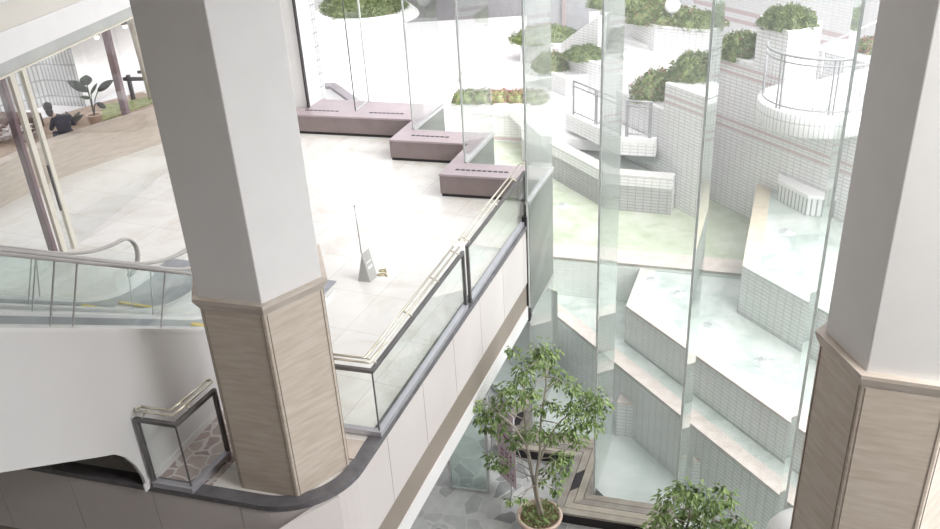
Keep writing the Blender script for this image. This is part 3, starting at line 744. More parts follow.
# ------------------------------------------------------------------ lower floor: deck, banner, glass screen, table
def deck():
    t = thing('timber_deck', 'weathered timber deck stepping along the foot of the glass front', 'deck', (*A[3], FL))
    W_ = .62; nb = 4; pw = W_/nb
    for i in (2, 3, 4):
        for k in range(nb):
            o0, o1 = .02+k*pw, .02+(k+1)*pw-.012
            # front boards, along D from A_i to the inner corner of the next
            a0, a1 = A[i], B[i+1]
            fa0 = isect(add(A[i], azd(197.3), o0), D, add(A[i], N, -o0), U); fa1 = isect(add(A[i], azd(197.3), o1), D, add(A[i], N, -o1), U)
            fb0 = isect(add(A[i], azd(197.3), o0), D, add(A[i+1], N, -o0), U); fb1 = isect(add(A[i], azd(197.3), o1), D, add(A[i+1], N, -o1), U)
            obj('plank', G().prism([fa0, fb0, fb1, fa1], DK-.05, DK), WOODS[(k+i) % 3], t)
            # side boards, along U beside the side pane
            nx0, nx1 = fa0, fa1
            pb0 = isect(add(A[i-1], azd(197.3), o0), D, add(A[i], N, -o0), U); pb1 = isect(add(A[i-1], azd(197.3), o1), D, add(A[i], N, -o1), U)
            if k == 2 and i >= 2:
                m0a, m1a = add(fa0, U, .45), add(fa1, U, .45); m0b, m1b = add(fa0, U, 1.0), add(fa1, U, 1.0)
                obj('plank', G().prism([fa0, m0a, m1a, fa1], DK-.05, DK), WOODS[(k+i+1) % 3], t)
                obj('plank', G().prism([m0b, pb0, pb1, m1b], DK-.05, DK), WOODS[(k+i+1) % 3], t)
                obj('slot_grille', G().prism([m0a, m0b, m1b, m1a], DK-.07, DK-.02), BLACK, t)
            else: obj('plank', G().prism([fa0, pb0, pb1, fa1], DK-.05, DK), WOODS[(k+i+1) % 3], t)
    sk = G()
    for i in (2, 3, 4):
        c0 = isect(add(A[i], azd(197.3), W_-.06), D, add(A[i], N, -W_+.06), U); c1_ = isect(add(A[i], azd(197.3), W_-.06), D, add(A[i+1], N, -W_+.06), U)
        c2_ = isect(add(A[i+1], azd(197.3), W_-.06), D, add(A[i+1], N, -W_+.06), U)
        sk.bar(c0, c1_, .04, FL, DK-.05); sk.bar(c1_, c2_, .04, FL, DK-.05)
    obj('dark_skirt', sk, BLACK, t)
    return t
deck()
# glass screen and pink banner near the slab edge
s0, s1 = at(451, 488, FL), at(489, 493, FL)
gp = thing('glass_screen', 'standing glass screen in a grey frame under the mezzanine edge', 'screen', (*s0, FL))
obj('pane', G().bar(s0, s1, .02, FL+.05, FL+2.6), HAZEG, gp)
fr_ = G(); fr_.bar(s0, s1, .06, FL, FL+.06); fr_.box(s0, D, .05, .06, FL, FL+2.6); fr_.box(s1, D, .05, .06, FL, FL+2.6)
obj('frame', fr_, STEEL, gp)
b0, b1 = at(499.5, 482, FL), at(517, 500, FL)
bz0, bz1 = FL+.25, FL+2.05
bn = thing('banner_stand', 'pink display banner on a thin easel behind the potted tree', 'banner stand', (*b0, FL))
PINK = noisy('pink print', (.76, .60, .65), (.82, .68, .72), 3, .6)
sht = obj('sheet', G().bar(b0, b1, .012, bz0, bz1), PINK, bn)
l = math.hypot(b1[0]-b0[0], b1[1]-b0[1]); bd = ((b1[0]-b0[0])/l, (b1[1]-b0[1])/l); bnrm = (bd[1], -bd[0])
DPK = mat('dark pink print', (.42, .20, .28), .6)
for r_ in range(6):
    for c_ in range(3):
        if random.random() < .8:
            q = add(add(b0, bd, l*(.18+.26*c_)), bnrm, .008); obj('print', G().bar(q, add(q, bd, l*.16), .004, bz0+.15+r_*.11, bz0+.22+r_*.11), DPK, sht)
for r_ in range(3): obj('print', G().bar(add(add(b0, bd, l*.2), bnrm, .008), add(add(b0, bd, l*.8), bnrm, .008), .004, bz0+1.1+r_*.2, bz0+1.16+r_*.2), DPK, sht)
for q, dx in ((b0, -.1), (b1, .1)):
    obj('leg', G().tube([(*add(add(q, bd, dx), bnrm, .22), FL), (*add(q, bnrm, .015), bz1)], .012, 6), STEEL, bn)
obj('leg', G().tube([(*add(add(b0, bd, l/2), bnrm, -.5), FL), (*add(add(b0, bd, l/2), bnrm, -.02), bz1-.1)], .012, 6), STEEL, bn)
zd = -1.62; kq = at(804, 541, zd); dn = kq[0]*SN[0]+kq[1]*SN[1]
tt = thing('dome_lamp', 'round white dome behind the right-hand column, cut off by the bottom edge', 'lamp', (*kq, FL))
obj('dome', G().lathe(kq, [(0, zd+.36), (.16, zd+.345), (.30, zd+.29), (.41, zd+.20), (.48, zd+.08), (.50, zd-.02), (.47, zd-.06), (0, zd-.06)], 40), mat('white dome', (.88, .88, .88), .4), tt)
obj('pole', G().tube([(*kq, FL+.02), (*kq, zd-.06)], .04, 12), STEEL, tt)
obj('foot', G().lathe(kq, [(.05, FL+.06), (.26, FL+.02), (.27, FL), (0, FL)], 24), STEEL, tt)

# ------------------------------------------------------------------ trees
def tree(base, zpot, stems, clusters, label, n_per, pot_r=.43, pot_h=.55):
    t = thing('potted_tree', label, 'potted tree', (*base, zpot)); z1 = zpot+pot_h
    pot_ = obj('pot', G().lathe(base, [(0, zpot), (pot_r*.68, zpot), (pot_r*.93, z1-.09), (pot_r, z1-.08), (pot_r*1.03, z1-.03), (pot_r, z1), (pot_r*.9, z1), (pot_r*.86, z1-.08), (pot_r*.5, z1-.09)], 40), TERRA, t)
    obj('soil', G().lathe(base, [(0, z1-.06), (pot_r*.5, z1-.065), (pot_r*.88, z1-.08)], 24), SOIL, pot_)
    ug = G()
    for k in range(260):
        a = random.uniform(0, 6.283); r_ = pot_r*.85*math.sqrt(random.random()); p = Vector((base[0]+r_*math.cos(a), base[1]+r_*math.sin(a), z1-.07+random.random()*.14))
        ug.leaf(p, Vector((random.uniform(-1, 1), random.uniform(-1, 1), random.uniform(0, 1))).normalized(), random.uniform(.06, .12), .03)
    obj('underplanting', ug, LEAF, t, weld=False)
    tr = G(); bg = G()
    for q_, st_ in enumerate(stems):
        pts = smooth([tuple(p) for p in st_], 4); tr.tube(pts, .036 if q_ < 2 else .022, 8, .010)
    obj('trunk', tr, BARK, t)
    nodes = [Vector(p) for st_ in stems for p in smooth([tuple(q) for q in st_], 4)[4:]]
    lf = G()
    for (c_, rad) in clusters:
        nn = min(nodes, key=lambda q: (q-c_).length+max(0, q.z-c_.z)*2)
        mid = (nn+c_)/2+Vector((random.uniform(-.08, .08), random.uniform(-.08, .08), .08))
        bg.tube([nn, mid, c_], .012, 5, .005)
        for k in range(int(n_per*rad/.25)):
            v = Vector((random.gauss(0, 1), random.gauss(0, 1), random.gauss(0, .8))); v = v.normalized()*(rad*random.random()**.5)
            d = Vector((v.x, v.y, v.z*.4-rad*.5)).normalized()+Vector((random.uniform(-.6, .6), random.uniform(-.6, .6), random.uniform(-.5, .3)))
            lf.leaf(c_+v, d.normalized(), random.uniform(.075, .135), random.uniform(.045, .065))
    obj('branches', bg, BARK, t); obj('foliage', lf, LEAF, t, weld=False)
    return t
tb1 = at(539, 540, FL+.1)
zt = FL+.55
tA = at(539.5, 514, FL+.55)
tb1 = tA
def W1(x, y, d=0): return wp(tA, x, y, d)
stems = [[Vector((*tA, zt-.06)), W1(534, 485), W1(528, 455, .1), W1(525, 420, .1), W1(522, 390, .2)],
         [Vector((tA[0]+.06, tA[1], zt-.06)), W1(536, 485, -.05), W1(540, 450, -.1), W1(541, 420), W1(546, 385, .1), W1(545, 360, .1)],
         [W1(533, 480), W1(528, 450, -.2), W1(512, 425, -.3), W1(495, 412, -.3)],
         [W1(537, 470), W1(548, 440, .2), W1(562, 420, .3), W1(585, 405, .4)]]
cl1 = [(513, 350, .10), (540, 350, .2), (552, 352, .16), (534, 362, .2), (524, 370, .2), (550, 366, .22), (560, 378, .2), (517, 382, .2), (506, 388, .16), (520, 396, .22), (533, 392, .15), (503, 402, .2), (490, 410, .2), (480, 416, .17), (474, 404, .12), (497, 418, .2), (486, 428, .12), (500, 430, .16), (495, 462, .17), (505, 466, .12), (488, 455, .08),
       (572, 388, .14), (585, 392, .16), (597, 396, .16), (604, 408, .14), (590, 408, .22), (576, 404, .2), (567, 412, .2), (582, 422, .22), (594, 424, .18), (572, 428, .2), (560, 432, .16), (577, 438, .18), (552, 404, .12),
       (540, 408, .12), (530, 432, .2), (520, 436, .18), (542, 432, .18), (514, 442, .14), (550, 440, .12), (556, 460, .16), (565, 456, .14), (548, 470, .1), (556, 490, .1), (541, 480, .1), (558, 478, .12), (512, 500, .08), (522, 498, .06), (565, 470, .1)]
cl1 = [(W1(x, y, random.uniform(-.5, .5)), r_) for x, y, r_ in cl1]
tree(tA, FL, stems, cl1, 'leafy green tree in a round terracotta pot on the grey paving', 85, .42, .55)
tB = (3.05, 10.05)
def W2(x, y, d=0): return wp(tB, x, y, d)
q0 = W2(695, 515)
st2 = [[Vector((*tB, FL+.5)), Vector((tB[0]-.05, tB[1], -3.6)), Vector((tB[0]+.05, tB[1], (q0.z-3.6)/2)), W2(690, 510), W2(680, 492)], [Vector((tB[0], tB[1], -3.8)), W2(705, 545, .1), W2(715, 515, .1), W2(730, 500, .1)]]
cl2 = [(684, 486, .12), (676, 494, .17), (666, 500, .17), (690, 496, .16), (700, 492, .14), (722, 488, .1), (728, 498, .13), (716, 504, .15), (704, 508, .16), (690, 512, .18), (674, 514, .18), (660, 516, .13), (652, 526, .13), (668, 528, .17), (684, 528, .2), (702, 524, .18), (718, 522, .18), (736, 520, .14), (746, 527, .12), (728, 532, .16), (694, 540, .2), (672, 545, .2), (710, 545, .2), (735, 548, .15)]
cl2 = [(W2(x, y, random.uniform(-.45, .45)), r_) for x, y, r_ in cl2]
tree(tB, FL, st2, cl2, 'leafy tree crown before the tall glass panes at the bottom edge', 95)

# ------------------------------------------------------------------ terraced pools outside
zB, zL, zR, zT, zP = -5.05, -3.5, -2.6, -1.49, -2.48
Rc = at(626, 306.3, zR); Lc = at(553, 313, zL); Tc = at(742.4, 265.6, zT)
lip0, lip1 = at(553, 257, zP), at(740, 274, zP)
D2 = azd(108.2)
lipA = isect(add(B[2], SN, .14), S, lip0, D2); lipB = add(lip1, D2, 3.0)
def pool(name, poly, z, label, watm, wall, w=.34, edges=()):
    t = thing(name, label, 'pool', (*poly[0], zB))
    obj('tiled_wall', G().prism(poly, zB-.3, z-.05), wall, t)
    obj('water', G().prism(poly, z-.06, z), watm, t)
    e = G()
    for q_, (a, b, sd) in enumerate(edges): e.bar(a, b, w, z-.05, z+.012+.004*q_, sd)
    obj('coping', e, COPE if name != 'upper_pool' else TANC, t)
    return t
n_off = lambda p, k: add(p, SN, k)
Lfar = add(Lc, S, 12); Rfar = add(Rc, S, 12); Tfar = add(Tc, S, 9)
pool('lower_pool', [isect(Lc, S, lip0, D2), Lfar, add(Rfar, SN, -.02), add(Rc, SN, -.02), add(isect(Rc, U, lip0, D2), D2, -.02)], zL, 'lowest stepped pool, its long tiled wall facing the glass front', POOLR, TILEG, edges=[(isect(Lc, S, lip0, D2), Lfar, -1)])
pool('middle_pool', [Rc, Rfar, add(Tfar, SN, -.02), add(Tc, SN, -.02), add(add(isect(Tc, U, lip0, D2), D2, -.02), U, -.02), add(isect(Rc, U, lip0, D2), U, -.02)], zR, 'middle stepped pool between the lowest pool and the highest pool', POOLR, TILEG, edges=[(Rc, Rfar, -1), (isect(Rc, U, lip0, D2), Rc, -1)])
Tb = isect(Tc, U, add((5.99*9.78/8.96*1.04, 17.96*9.78/8.96*1.04), SN, -.02), S)
pool('upper_pool', [Tc, Tfar, add(Tb, S, 9), Tb], zT, 'highest stepped pool with tan coping below the round balcony', POOLR, TILEG, edges=[(Tb, Tc, -1)])
pool('shallow_pool', [lipA, add(isect(Tc, U, lip0, D2), D2, -.02), add(Tb, D2, -.02), (8, 27), (-1.2, 27), add(A[0], SN, .9), (A[0][0]+1.1, A[0][1]-.6), add(B[1], SN, .12), add(A[1], SN, 1.0), add(B[2], SN, .12)], zP, 'shallow green pool at the foot of the white tiled walls', POOLP, TILEWET, .66, edges=[(lipA, isect(Tc, U, lip0, D2), -1)])
basin = [add(A[0], SN, 1.0), add(A[9], SN, .0), add(A[9], SN, 7), add(A[0], SN, 6)]
struct('floor_basin', G().prism([(A[1][0]+.2, A[1][1]+.1), B[1], (1.5, 22), (14, 12), (14, -6), (A[9][0]+.3, A[9][1])], zB-.4, zB), POOLB, 'basin floor outside the glass')
# low tiled blocks standing in front of the lowest pool wall
def block(x, y, label):
    zt_ = -4.15; fr0 = at(x, y, zt_)
    t = thing('tiled_block', label, 'block', (*fr0, zB), 'tiled blocks before the pool wall')
    pl_ = [fr0, add(fr0, D, .55), add(add(fr0, D, .25), U, .45), add(fr0, U, .45)]
    obj('body', G().prism(pl_, zB, zt_-.05), TILEG, t); obj('cap', G().prism(pl_, zt_-.05, zt_), COPE, t)
block(617, 402, 'low tiled block behind the glass beside the potted tree'); block(693, 460, 'low tiled block behind the glass above the tree crown at the bottom edge')
# water jets: small ripple nozzles
for k, (x, y, z, lb) in enumerate(((563, 206, zP, 'bubbling jet in the shallow pool left'), (569, 281, zL, 'bubbling jet in the lowest pool'), (652, 280, zR, 'bubbling jet near the corner of the middle pool'), (679, 294, zR, 'bubbling jet at the centre of the middle pool'), (711, 326, zR, 'bubbling jet in the middle pool beside the tiled wall'), (787, 232, zT, 'bubbling jet in the highest pool'), (765, 362, zR, 'bubbling jet in the middle pool near the right-hand column'))):
    c_ = at(x, y, z); j = G()
    j.lathe(c_, [(.02, z+.05), (.05, z+.06), (.08, z+.02), (.16, z+.015), (.2, z)], 14)
    tag(obj('water_jet', j, noisy('jet nozzle', (.42, .46, .46), (.7, .74, .74), 14, .3)), lb, 'water jet', 'water jets in the pools')

# ------------------------------------------------------------------ tiled walls, planters and plaza outside
PLZ = -1.3
def spar(P): return [add(P, S, k) for k in (0,)]
# ledge with recess
la, lb_, lc, ld = at(551, 177, zP), at(598, 204, zP), at(621, 210, zP), at(671, 215, zP)
lb2 = isect(la, S, lc, D2)
WB = add((4.98*9.78/8.96, 18.98*9.78/8.96), SN, -.03)
le = thing('tiled_ledge', 'white tiled ledge with a water recess under the stair landing', 'ledge', (*lb2, zP))
lbk = [add(la, S, -1.6), lb2, ld, isect(ld, U, WB, S), add(add(la, S, -1.6), SN, 1.3)]
zle = -1.47
obj('tiled_wall', G().prism(lbk, zP-.1, zle-.34), TILEW, le); obj('front_wall', ring([lbk[0], lb2, ld], 0, .34, zP, zle-.04), TILEW, le); obj('water', G().prism(lbk, zle-.35, zle-.30), POOLB, le); obj('coping', ring([lbk[0], lb2, ld], -.01, .36, zle-.04, zle), noisy('pale stone', (.70, .68, .67), (.76, .74, .73), 5, .6), le)
# stair landing above the ledge
lz0 = -1.2; f0, f1, f2 = at(570, 131, lz0), at(622, 157, lz0), at(655, 157, lz0)
f1 = isect(f0, S, f2, D2)
lp = [add(f0, S, -.25), f1, f2, isect(f2, U, WB, S), isect(add(f0, S, -.25), SN, WB, S)]
lzt = -.85
ldg = thing('stair_landing', 'white stair landing with a tiled upstand and steel railing', 'landing', (*f1, lz0))
obj('slab', G().prism(lp, lz0, lzt), TILEW, ldg, bevel=.01)
gsl = ring([lp[0], lp[1], lp[2]], 0, .2, lzt, lzt+.12); obj('kerb', gsl, WHITE, ldg)
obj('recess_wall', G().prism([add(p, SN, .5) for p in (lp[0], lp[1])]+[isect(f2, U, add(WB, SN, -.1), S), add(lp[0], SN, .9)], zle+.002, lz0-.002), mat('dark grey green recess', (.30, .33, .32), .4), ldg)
RAILM = noisy('grey railing steel', (.36, .36, .38), (.42, .42, .44), 4, .4, metal=.2)
def railing(pts, z, h, label, every=.13, r=.018, curved=False):
    t = thing('steel_railing', label, 'railing', (*pts[0], z))
    STEEL = RAILM
    obj('top_rail', G().tube([(*p, z+h) for p in pts], r*1.5, 8), STEEL, t)
    obj('mid_rail', G().tube([(*p, z+h-.14) for p in pts], r, 6), STEEL, t)
    obj('bottom_rail', G().tube([(*p, z+.08) for p in pts], r, 6), STEEL, t)
    tot = 0; L_ = [0]
    for a, b in zip(pts, pts[1:]): tot += math.hypot(b[0]-a[0], b[1]-a[1]); L_.append(tot)
    def at_(s_):
        for i in range(len(pts)-1):
            if s_ <= L_[i+1]+1e-6:
                k_ = (s_-L_[i])/(L_[i+1]-L_[i]); return (pts[i][0]+(pts[i+1][0]-pts[i][0])*k_, pts[i][1]+(pts[i+1][1]-pts[i][1])*k_)
        return pts[-1]
    nb = max(2, int(tot/every)); bl = G()
    for k in range(1, nb): bl.tube([(*at_(tot*k/nb), z+.08), (*at_(tot*k/nb), z+h-.14)], .007, 5)
    obj('balusters', tag(bl, None) if False else bl, STEEL, t)
    np_ = max(1, round(tot/1.3))
    for k in range(np_+1):
        for e in (-.045, .045):
            q = at_(min(tot, max(0, tot*k/np_+e))); obj('post', G().box(q, S, .03, .03, z-.02, z+h), STEEL, t)
    return t
r0 = add(add(lp[0], SN, .1), S, .25); r1 = add(add(lp[1], SN, .12), S, -.1); r1b = add(lp[1], U, .12); r2 = add(add(lp[2], U, .1), D2, -.15)
railing([r0, r1], lzt+.12, .95, 'steel railing along the left side of the white stair landing')
railing([add(r1b, D2, .15), r2], lzt+.12, .95, 'short steel railing across the front of the white stair landing')
# stepped planter walls
k1 = 9.78/8.96
W1p = (4.98*k1, 18.98*k1); W2p = (5.99*k1*1.04, 17.96*k1*1.04)
def lev(z): return H-(H-z)*k1
def shrub(name, c, rx, ry, rz, zbase, label, n=900, fl=0.0, cat='shrub', m=None, lsz=.1, group=None, rot=0):
    t = thing(name, label, cat, (*c, zbase), group); ca, sa = math.cos(rot), math.sin(rot)
    core = G(); seg, rg = 18, 7
    def pt(th, ph, k=1):
        x, y, z = rx*k*math.sin(th)*math.cos(ph), ry*k*math.sin(th)*math.sin(ph), rz*k*math.cos(th)
        w_ = 1+.07*math.sin(5*ph+th*4)+.06*math.sin(9*ph-3*th)
        x *= w_; y *= w_; z *= w_
        return (c[0]+x*ca-y*sa, c[1]+x*sa+y*ca, zbase+z)
    for i in range(rg):
        for k in range(seg):
            th0, th1 = math.pi/2*i/rg, math.pi/2*(i+1)/rg; p0_, p1_ = 2*math.pi*k/seg, 2*math.pi*(k+1)/seg
            q = [pt(th0, p0_, .9), pt(th1, p0_, .9), pt(th1, p1_, .9), pt(th0, p1_, .9)]
            core.face(q if i else q[:3], None, True)
    obj('core', core, m or SHRUB, t)
    lf, fw = G(), G()
    n = int(n*1.7); lsz *= .68
    for k in range(n):
        th = math.acos(random.random()); ph = random.uniform(0, 6.283); p = Vector(pt(th, ph, random.uniform(.88, 1.03)))
        nrm = (p-Vector((*c, zbase-.2*rz))).normalized(); d = (nrm+Vector((random.uniform(-1, 1), random.uniform(-1, 1), random.uniform(-.6, 1)))*.8).normalized()
        (fw if random.random() < fl else lf).leaf(p, d, lsz*random.uniform(.7, 1.3), lsz*.6, Vector((random.random(), random.random(), random.random())))
    obj('leaves', lf, m or SHRUB, t, weld=False)
    if fw.f: obj('blossom', fw, FLOW, t, weld=False)
    return t
pn_ = [0]
def planter(P, s0, s1, ztop, depth, label, front_end=True, d_end=1.2, mt=None):
    a, b = add(P, S, s0), add(P, S, s1)
    t = thing('tiled_planter', label, 'planter', (*a, zP), 'stepped white tiled planters')
    poly = [a, b, add(b, U, d_end), add(add(a, SN, depth), S, 0)]
    tw_ = obj('tiled_wall', G().prism(poly, zP-.1, ztop), mt or (TILES2 if P is W2p else TILEST), t)
    obj('rim', ring([a, b, add(b, U, d_end)], 0, .12, ztop, ztop+.03), WHITE, tw_)
    return poly
# bodies: walls W1 and W2 as a stepped run
s4 = [onpl(628, 95, W1p, S), onpl(664, 108, W1p, S)]; s5 = [onpl(669, 83, W1p, S), onpl(702, 100, W1p, S)]
zs1 = (onpl(673, 97, W1p, S)[1]+onpl(705, 109.5, W1p, S)[1])/2; zs2 = (onpl(721, 116, W2p, S)[1]+onpl(799, 147, W2p, S)[1])/2; zs3 = (onpl(722, 60, W2p, S)[1]+onpl(768, 78, W2p, S)[1])/2
TILEST = tile('white wall tile with pink bands', (.87, .865, .875), (.50, .48, .50), stripes=((zs1, .035), (zs1-.17, .035)))
TILES2 = tile('white wall tile with double pink bands', (.87, .865, .875), (.50, .48, .50), stripes=((zs2, .04), (zs2-.19, .04), (zs3, .04), (zs3-.19, .04)))
s6 = [onpl(721, 55, W2p, S), onpl(757.5, 68, W2p, S)]; s7 = [onpl(757.5, 26, W2p, S), onpl(789, 33, W2p, S)]
planter(W1p, s4[0][0]-.5, s4[1][0], s4[0][1]-.03, 1.7, 'tiled planter of the pink-flowered shrub, lowest of the stepped run')
planter(W1p, s4[1][0], s5[1][0]+.25, s5[0][1]-.05, 1.9, 'tiled planter second lowest in the stepped run of planters')
e6 = isect(W2p, S, add(W1p, S, s5[1][0]+.25), D2)
ofs6 = (e6[0]-W2p[0])*S[0]+(e6[1]-W2p[1])*S[1]
planter(W2p, min(ofs6, s6[0][0]), s7[0][0], s6[0][1], 2.0, 'tiled planter left of the round balcony')
# tall planter with chamfered corner
c7 = add(W2p, S, s7[0][0]); c7b = add(W2p, S, s7[1][0]); z7 = s7[1][1]
t7 = thing('tiled_planter', 'tallest tiled planter, standing behind the round balcony', 'planter', (*c7, zP), 'stepped white tiled planters')
pl7 = [c7, c7b, add(c7b, azd(70), .9), add(add(c7b, azd(70), .9), U, .5), add(c7, U, 1.0)]
obj('tiled_wall', G().prism(pl7, zP-.1, z7), TILES2, t7); obj('rim', ring(pl7[:4], 0, .12, z7, z7+.03), WHITE, t7)
# long wall continuing to the right behind the balcony
wr0 = c7b; wr1 = add(wr0, S, 8)
struct('wall_terrace', G().prism([wr0, wr1, add(wr1, SN, 5.3), add(wr0, SN, 5.3)], zP-.1, H-(H-1.62)*k1-.12), TILES2, 'white tiled terrace wall with pink bands behind the pools')
# shrubs on the planters
def on(x, y, z): return at(x, y, z)
q4 = s4[0][1]; q5 = s5[0][1]; q6 = s6[0][1]
shrub('flowering_shrub', on(656, 92, q4), .95, .6, .62, q4-.08, 'rounded shrub with a patch of pink flowers, beside the stair railing', 1300, .12, rot=.9)
shrub('clipped_shrub', on(694, 74, q5), .72, .6, .62, q5-.1, 'clipped green shrub on the second planter between two glass panes', 1200, .02, rot=.9)
shrub('clipped_shrub', on(742, 53, q6), .66, .62, .55, q6-.08, 'clipped green shrub left of the tall planter and round balcony', 1200, .03)
shrub('clipped_shrub', on(787, 25, z7), .62, .6, .42, z7-.03, 'neat domed shrub on the tallest planter behind the round balcony', 1300)
# round balcony
zb1 = lev(1.62); zb0 = zb1-.5
bl_ = [at(758, 93, zb1), at(790, 113.5, zb1), at(838, 117, zb1)]
def circ3(a, b, c):
    ax, ay, bx_, by_, cx_, cy_ = *a, *b, *c; d = 2*(ax*(by_-cy_)+bx_*(cy_-ay)+cx_*(ay-by_))
    ux = ((ax*ax+ay*ay)*(by_-cy_)+(bx_*bx_+by_*by_)*(cy_-ay)+(cx_*cx_+cy_*cy_)*(ay-by_))/d; uy = ((ax*ax+ay*ay)*(cx_-bx_)+(bx_*bx_+by_*by_)*(ax-cx_)+(cx_*cx_+cy_*cy_)*(bx_-ax))/d
    return (ux, uy), math.hypot(ax-ux, ay-uy)
bc, br_ = circ3(*bl_)
bal = thing('round_balcony', 'white semicircular balcony of the outdoor stair', 'balcony', (*bc, zb0))
obj('slab', G().lathe(bc, [(0, zb0), (br_-.05, zb0), (br_, zb0+.05), (br_, zb1-.02), (br_-.02, zb1), (br_-.2, zb1), (br_-.2, zb1-.1), (0, zb1-.1)], 48), tile('narrow white tile', (.86, .86, .86), (.42, .42, .43), w=.1, h=.3, ms=.009), bal)
rp = [add(bc, azd(a), br_-.1) for a in range(-65+360, 195-360 if False else 175, -10)]
rp = [add(bc, azd(a), br_-.1) for a in range(300, 125, -8)]
railing(rp, zb1, 1.15, 'curved steel railing around the round balcony', .13)
# sloping white stair going up to the right behind the balcony
sw0 = add(bc, azd(75), .2)
rampP = [add(bc, azd(10), .5), add(add(bc, azd(10), .5), S, 5.5), add(add(bc, azd(40), 2.2), S, 5.5), add(bc, azd(10), 2.2)]
struct('floor_stair', G().prism([wr0, wr1, add(wr1, SN, 5.3), add(wr0, SN, 5.3)], H-(H-1.62)*k1-.119, H-(H-1.62)*k1-.09), WHITE)
# white slab at the back of the upper pool
ts_ = [at(778, 180, -.98), at(808, 195.5, -.98), at(835, 198, -.98)]
wq = add(wr0, SN, -.02); wsl = [ts_[0], ts_[1], isect(ts_[1], D2, wq, S), isect(ts_[0], U, wq, S)]
sl_ = thing('stepping_slab', 'white slab with slotted edge at the back of the highest pool', 'slab', (*ts_[1], zT))
obj('top', G().prism(wsl, -1.06, -.98), WHITE, sl_); obj('slotted_edge', G().prism([add(p, SN, .04) for p in wsl], zT-.02, -1.06), tile('slotted edge', (.8, .82, .82), (.3, .32, .32), w=.12, h=.5, ms=.02), sl_)
# upper background wall with pink bands
zu = 1.6
ua, ubp = at(690, 45, .6), at(935, 95, .6)
ua2 = add(W2p, SN, 6.2)
uw = [add(ua2, S, -9), add(ua2, S, 12)]
q_ = onpl(727, 9, ua2, S); 
TUP = tile('white wall tile high bands', (.86, .855, .86), (.68, .66, .68), stripes=((q_[1], .07), (q_[1]-.3, .07)))
struct('wall_outer', G().prism([uw[0], uw[1], add(uw[1], SN, .5), add(uw[0], SN, .5)], PLZ-.2, 7), TUP, 'tall white tiled boundary wall with pink bands')
# plaza, and far paving coloured dark for the shade over it
zpz = PLZ
struct('floor_plaza', G().prism([(-18, 27.2), (-1.2, 27.2), (1.5, 26.2), (2.2, 23.5), (4.2, 22.6), (5.2, 22.4), (7.5, 23), (20, 20), (26, 42), (-26, 42)], PLZ-.3, PLZ), PAVE, 'pale paved plaza outside')
struct('floor_terrace', G().prism([(-6.4, 30), (-6.2, 23.4), (-4.2, 21.7), add(AM, U, .2), add(BM, U, .2), add(B[0], U, .15), (-.3, 27.3), (-6.2, 31)], -2, -.3), PAVE)
struct('ceiling_shade', G().prism([(-1, 29.8), (3.2, 30.5), (4, 80), (-7.4, 80), (-7.4, 39.6), (-1, 39.6)], 4.2, 4.8), DIM)  # unseen slab, outlined to cast shade over the far plaza
struct('ceiling_shade.001', G().prism([(-40, 26), (-8.5, 26), (-7.5, 70), (-40, 70)], 4.2, 4.8), DIM)  # second unseen slab, added to shade the ground behind the garden
struct('floor_shaded', G().prism([(-6.3, 38.5), (40, 38.5), (40, 80), (-6.3, 80)], PLZ-.3, PLZ+.001), PAVE_SHADE, 'far paving beyond the plaza, coloured dark for shade')
struct('floor_ground', G().prism([(-60, 16), (-16.3, 16), (-12.6, 19.8), (-7.4, 25), (-6.4, 31), (-6.4, 60), (-60, 60)], -1.6, .58), PAVE)
# front planter with red flowers
fz = lev(-.555)
fa, fb = at(440, 128, zP), at(530, 146, zP)
FD = azd(108); fb = at(530, 143.5, zP); fa = add(fb, FD, -3.4)
fp_ = thing('flower_bed_wall', 'long white tiled planter wall holding the red flowers', 'planter', (*fa, zP))
fpoly = [fa, fb, add(fb, U, 1.5), add(fa, U, 1.5)]
TPK = tile('white wall tile low band', (.86, .855, .86), (.64, .62, .64), stripes=((zP+.12, .05),))
obj('tiled_wall', G().prism(fpoly, zP-.1, fz), TPK, fp_); obj('rim', ring([fpoly[3], fa, fb, fpoly[2]], 0, .14, fz, fz+.04), WHITE, fp_)
for k, (x, lb, ff) in enumerate(((466, 'muted green flower clump at the left end of the long planter', .12), (484, 'green flower clump left of the red patch on the long planter', .2), (499, 'red flower clump in the clear gap of the long planter', .75), (518, 'red flower clump near the right end of the long planter', .65), (532, 'green clump behind a glass pane at the long planter end', .15))):
    c_ = at(x, 101, fz); shrub('flower_clump', c_, .55, .42, .36, fz+.005, lb, 420, ff, 'flowers', None, .08, 'flowers on the long tiled planter')
# round planter on the plaza
rc = at(364, 9, PLZ+.35); rr2 = 2.1
rcp = thing('round_planter', 'round white planter with a clipped green dome on the plaza', 'planter', (*rc, PLZ))
obj('kerb', G().lathe(rc, [(rr2+.35, PLZ), (rr2+.32, PLZ+.1), (rr2+.05, PLZ+.36), (rr2-.15, PLZ+.38), (rr2-.2, PLZ+.3), (0, PLZ+.3)], 64), WHITE, rcp)
shrub('round_hedge', rc, rr2-.2, rr2-.2, .8, PLZ+.3, 'low green dome of clipped leaves filling the round planter', 2600, 0, 'hedge', HEDGE, .15)
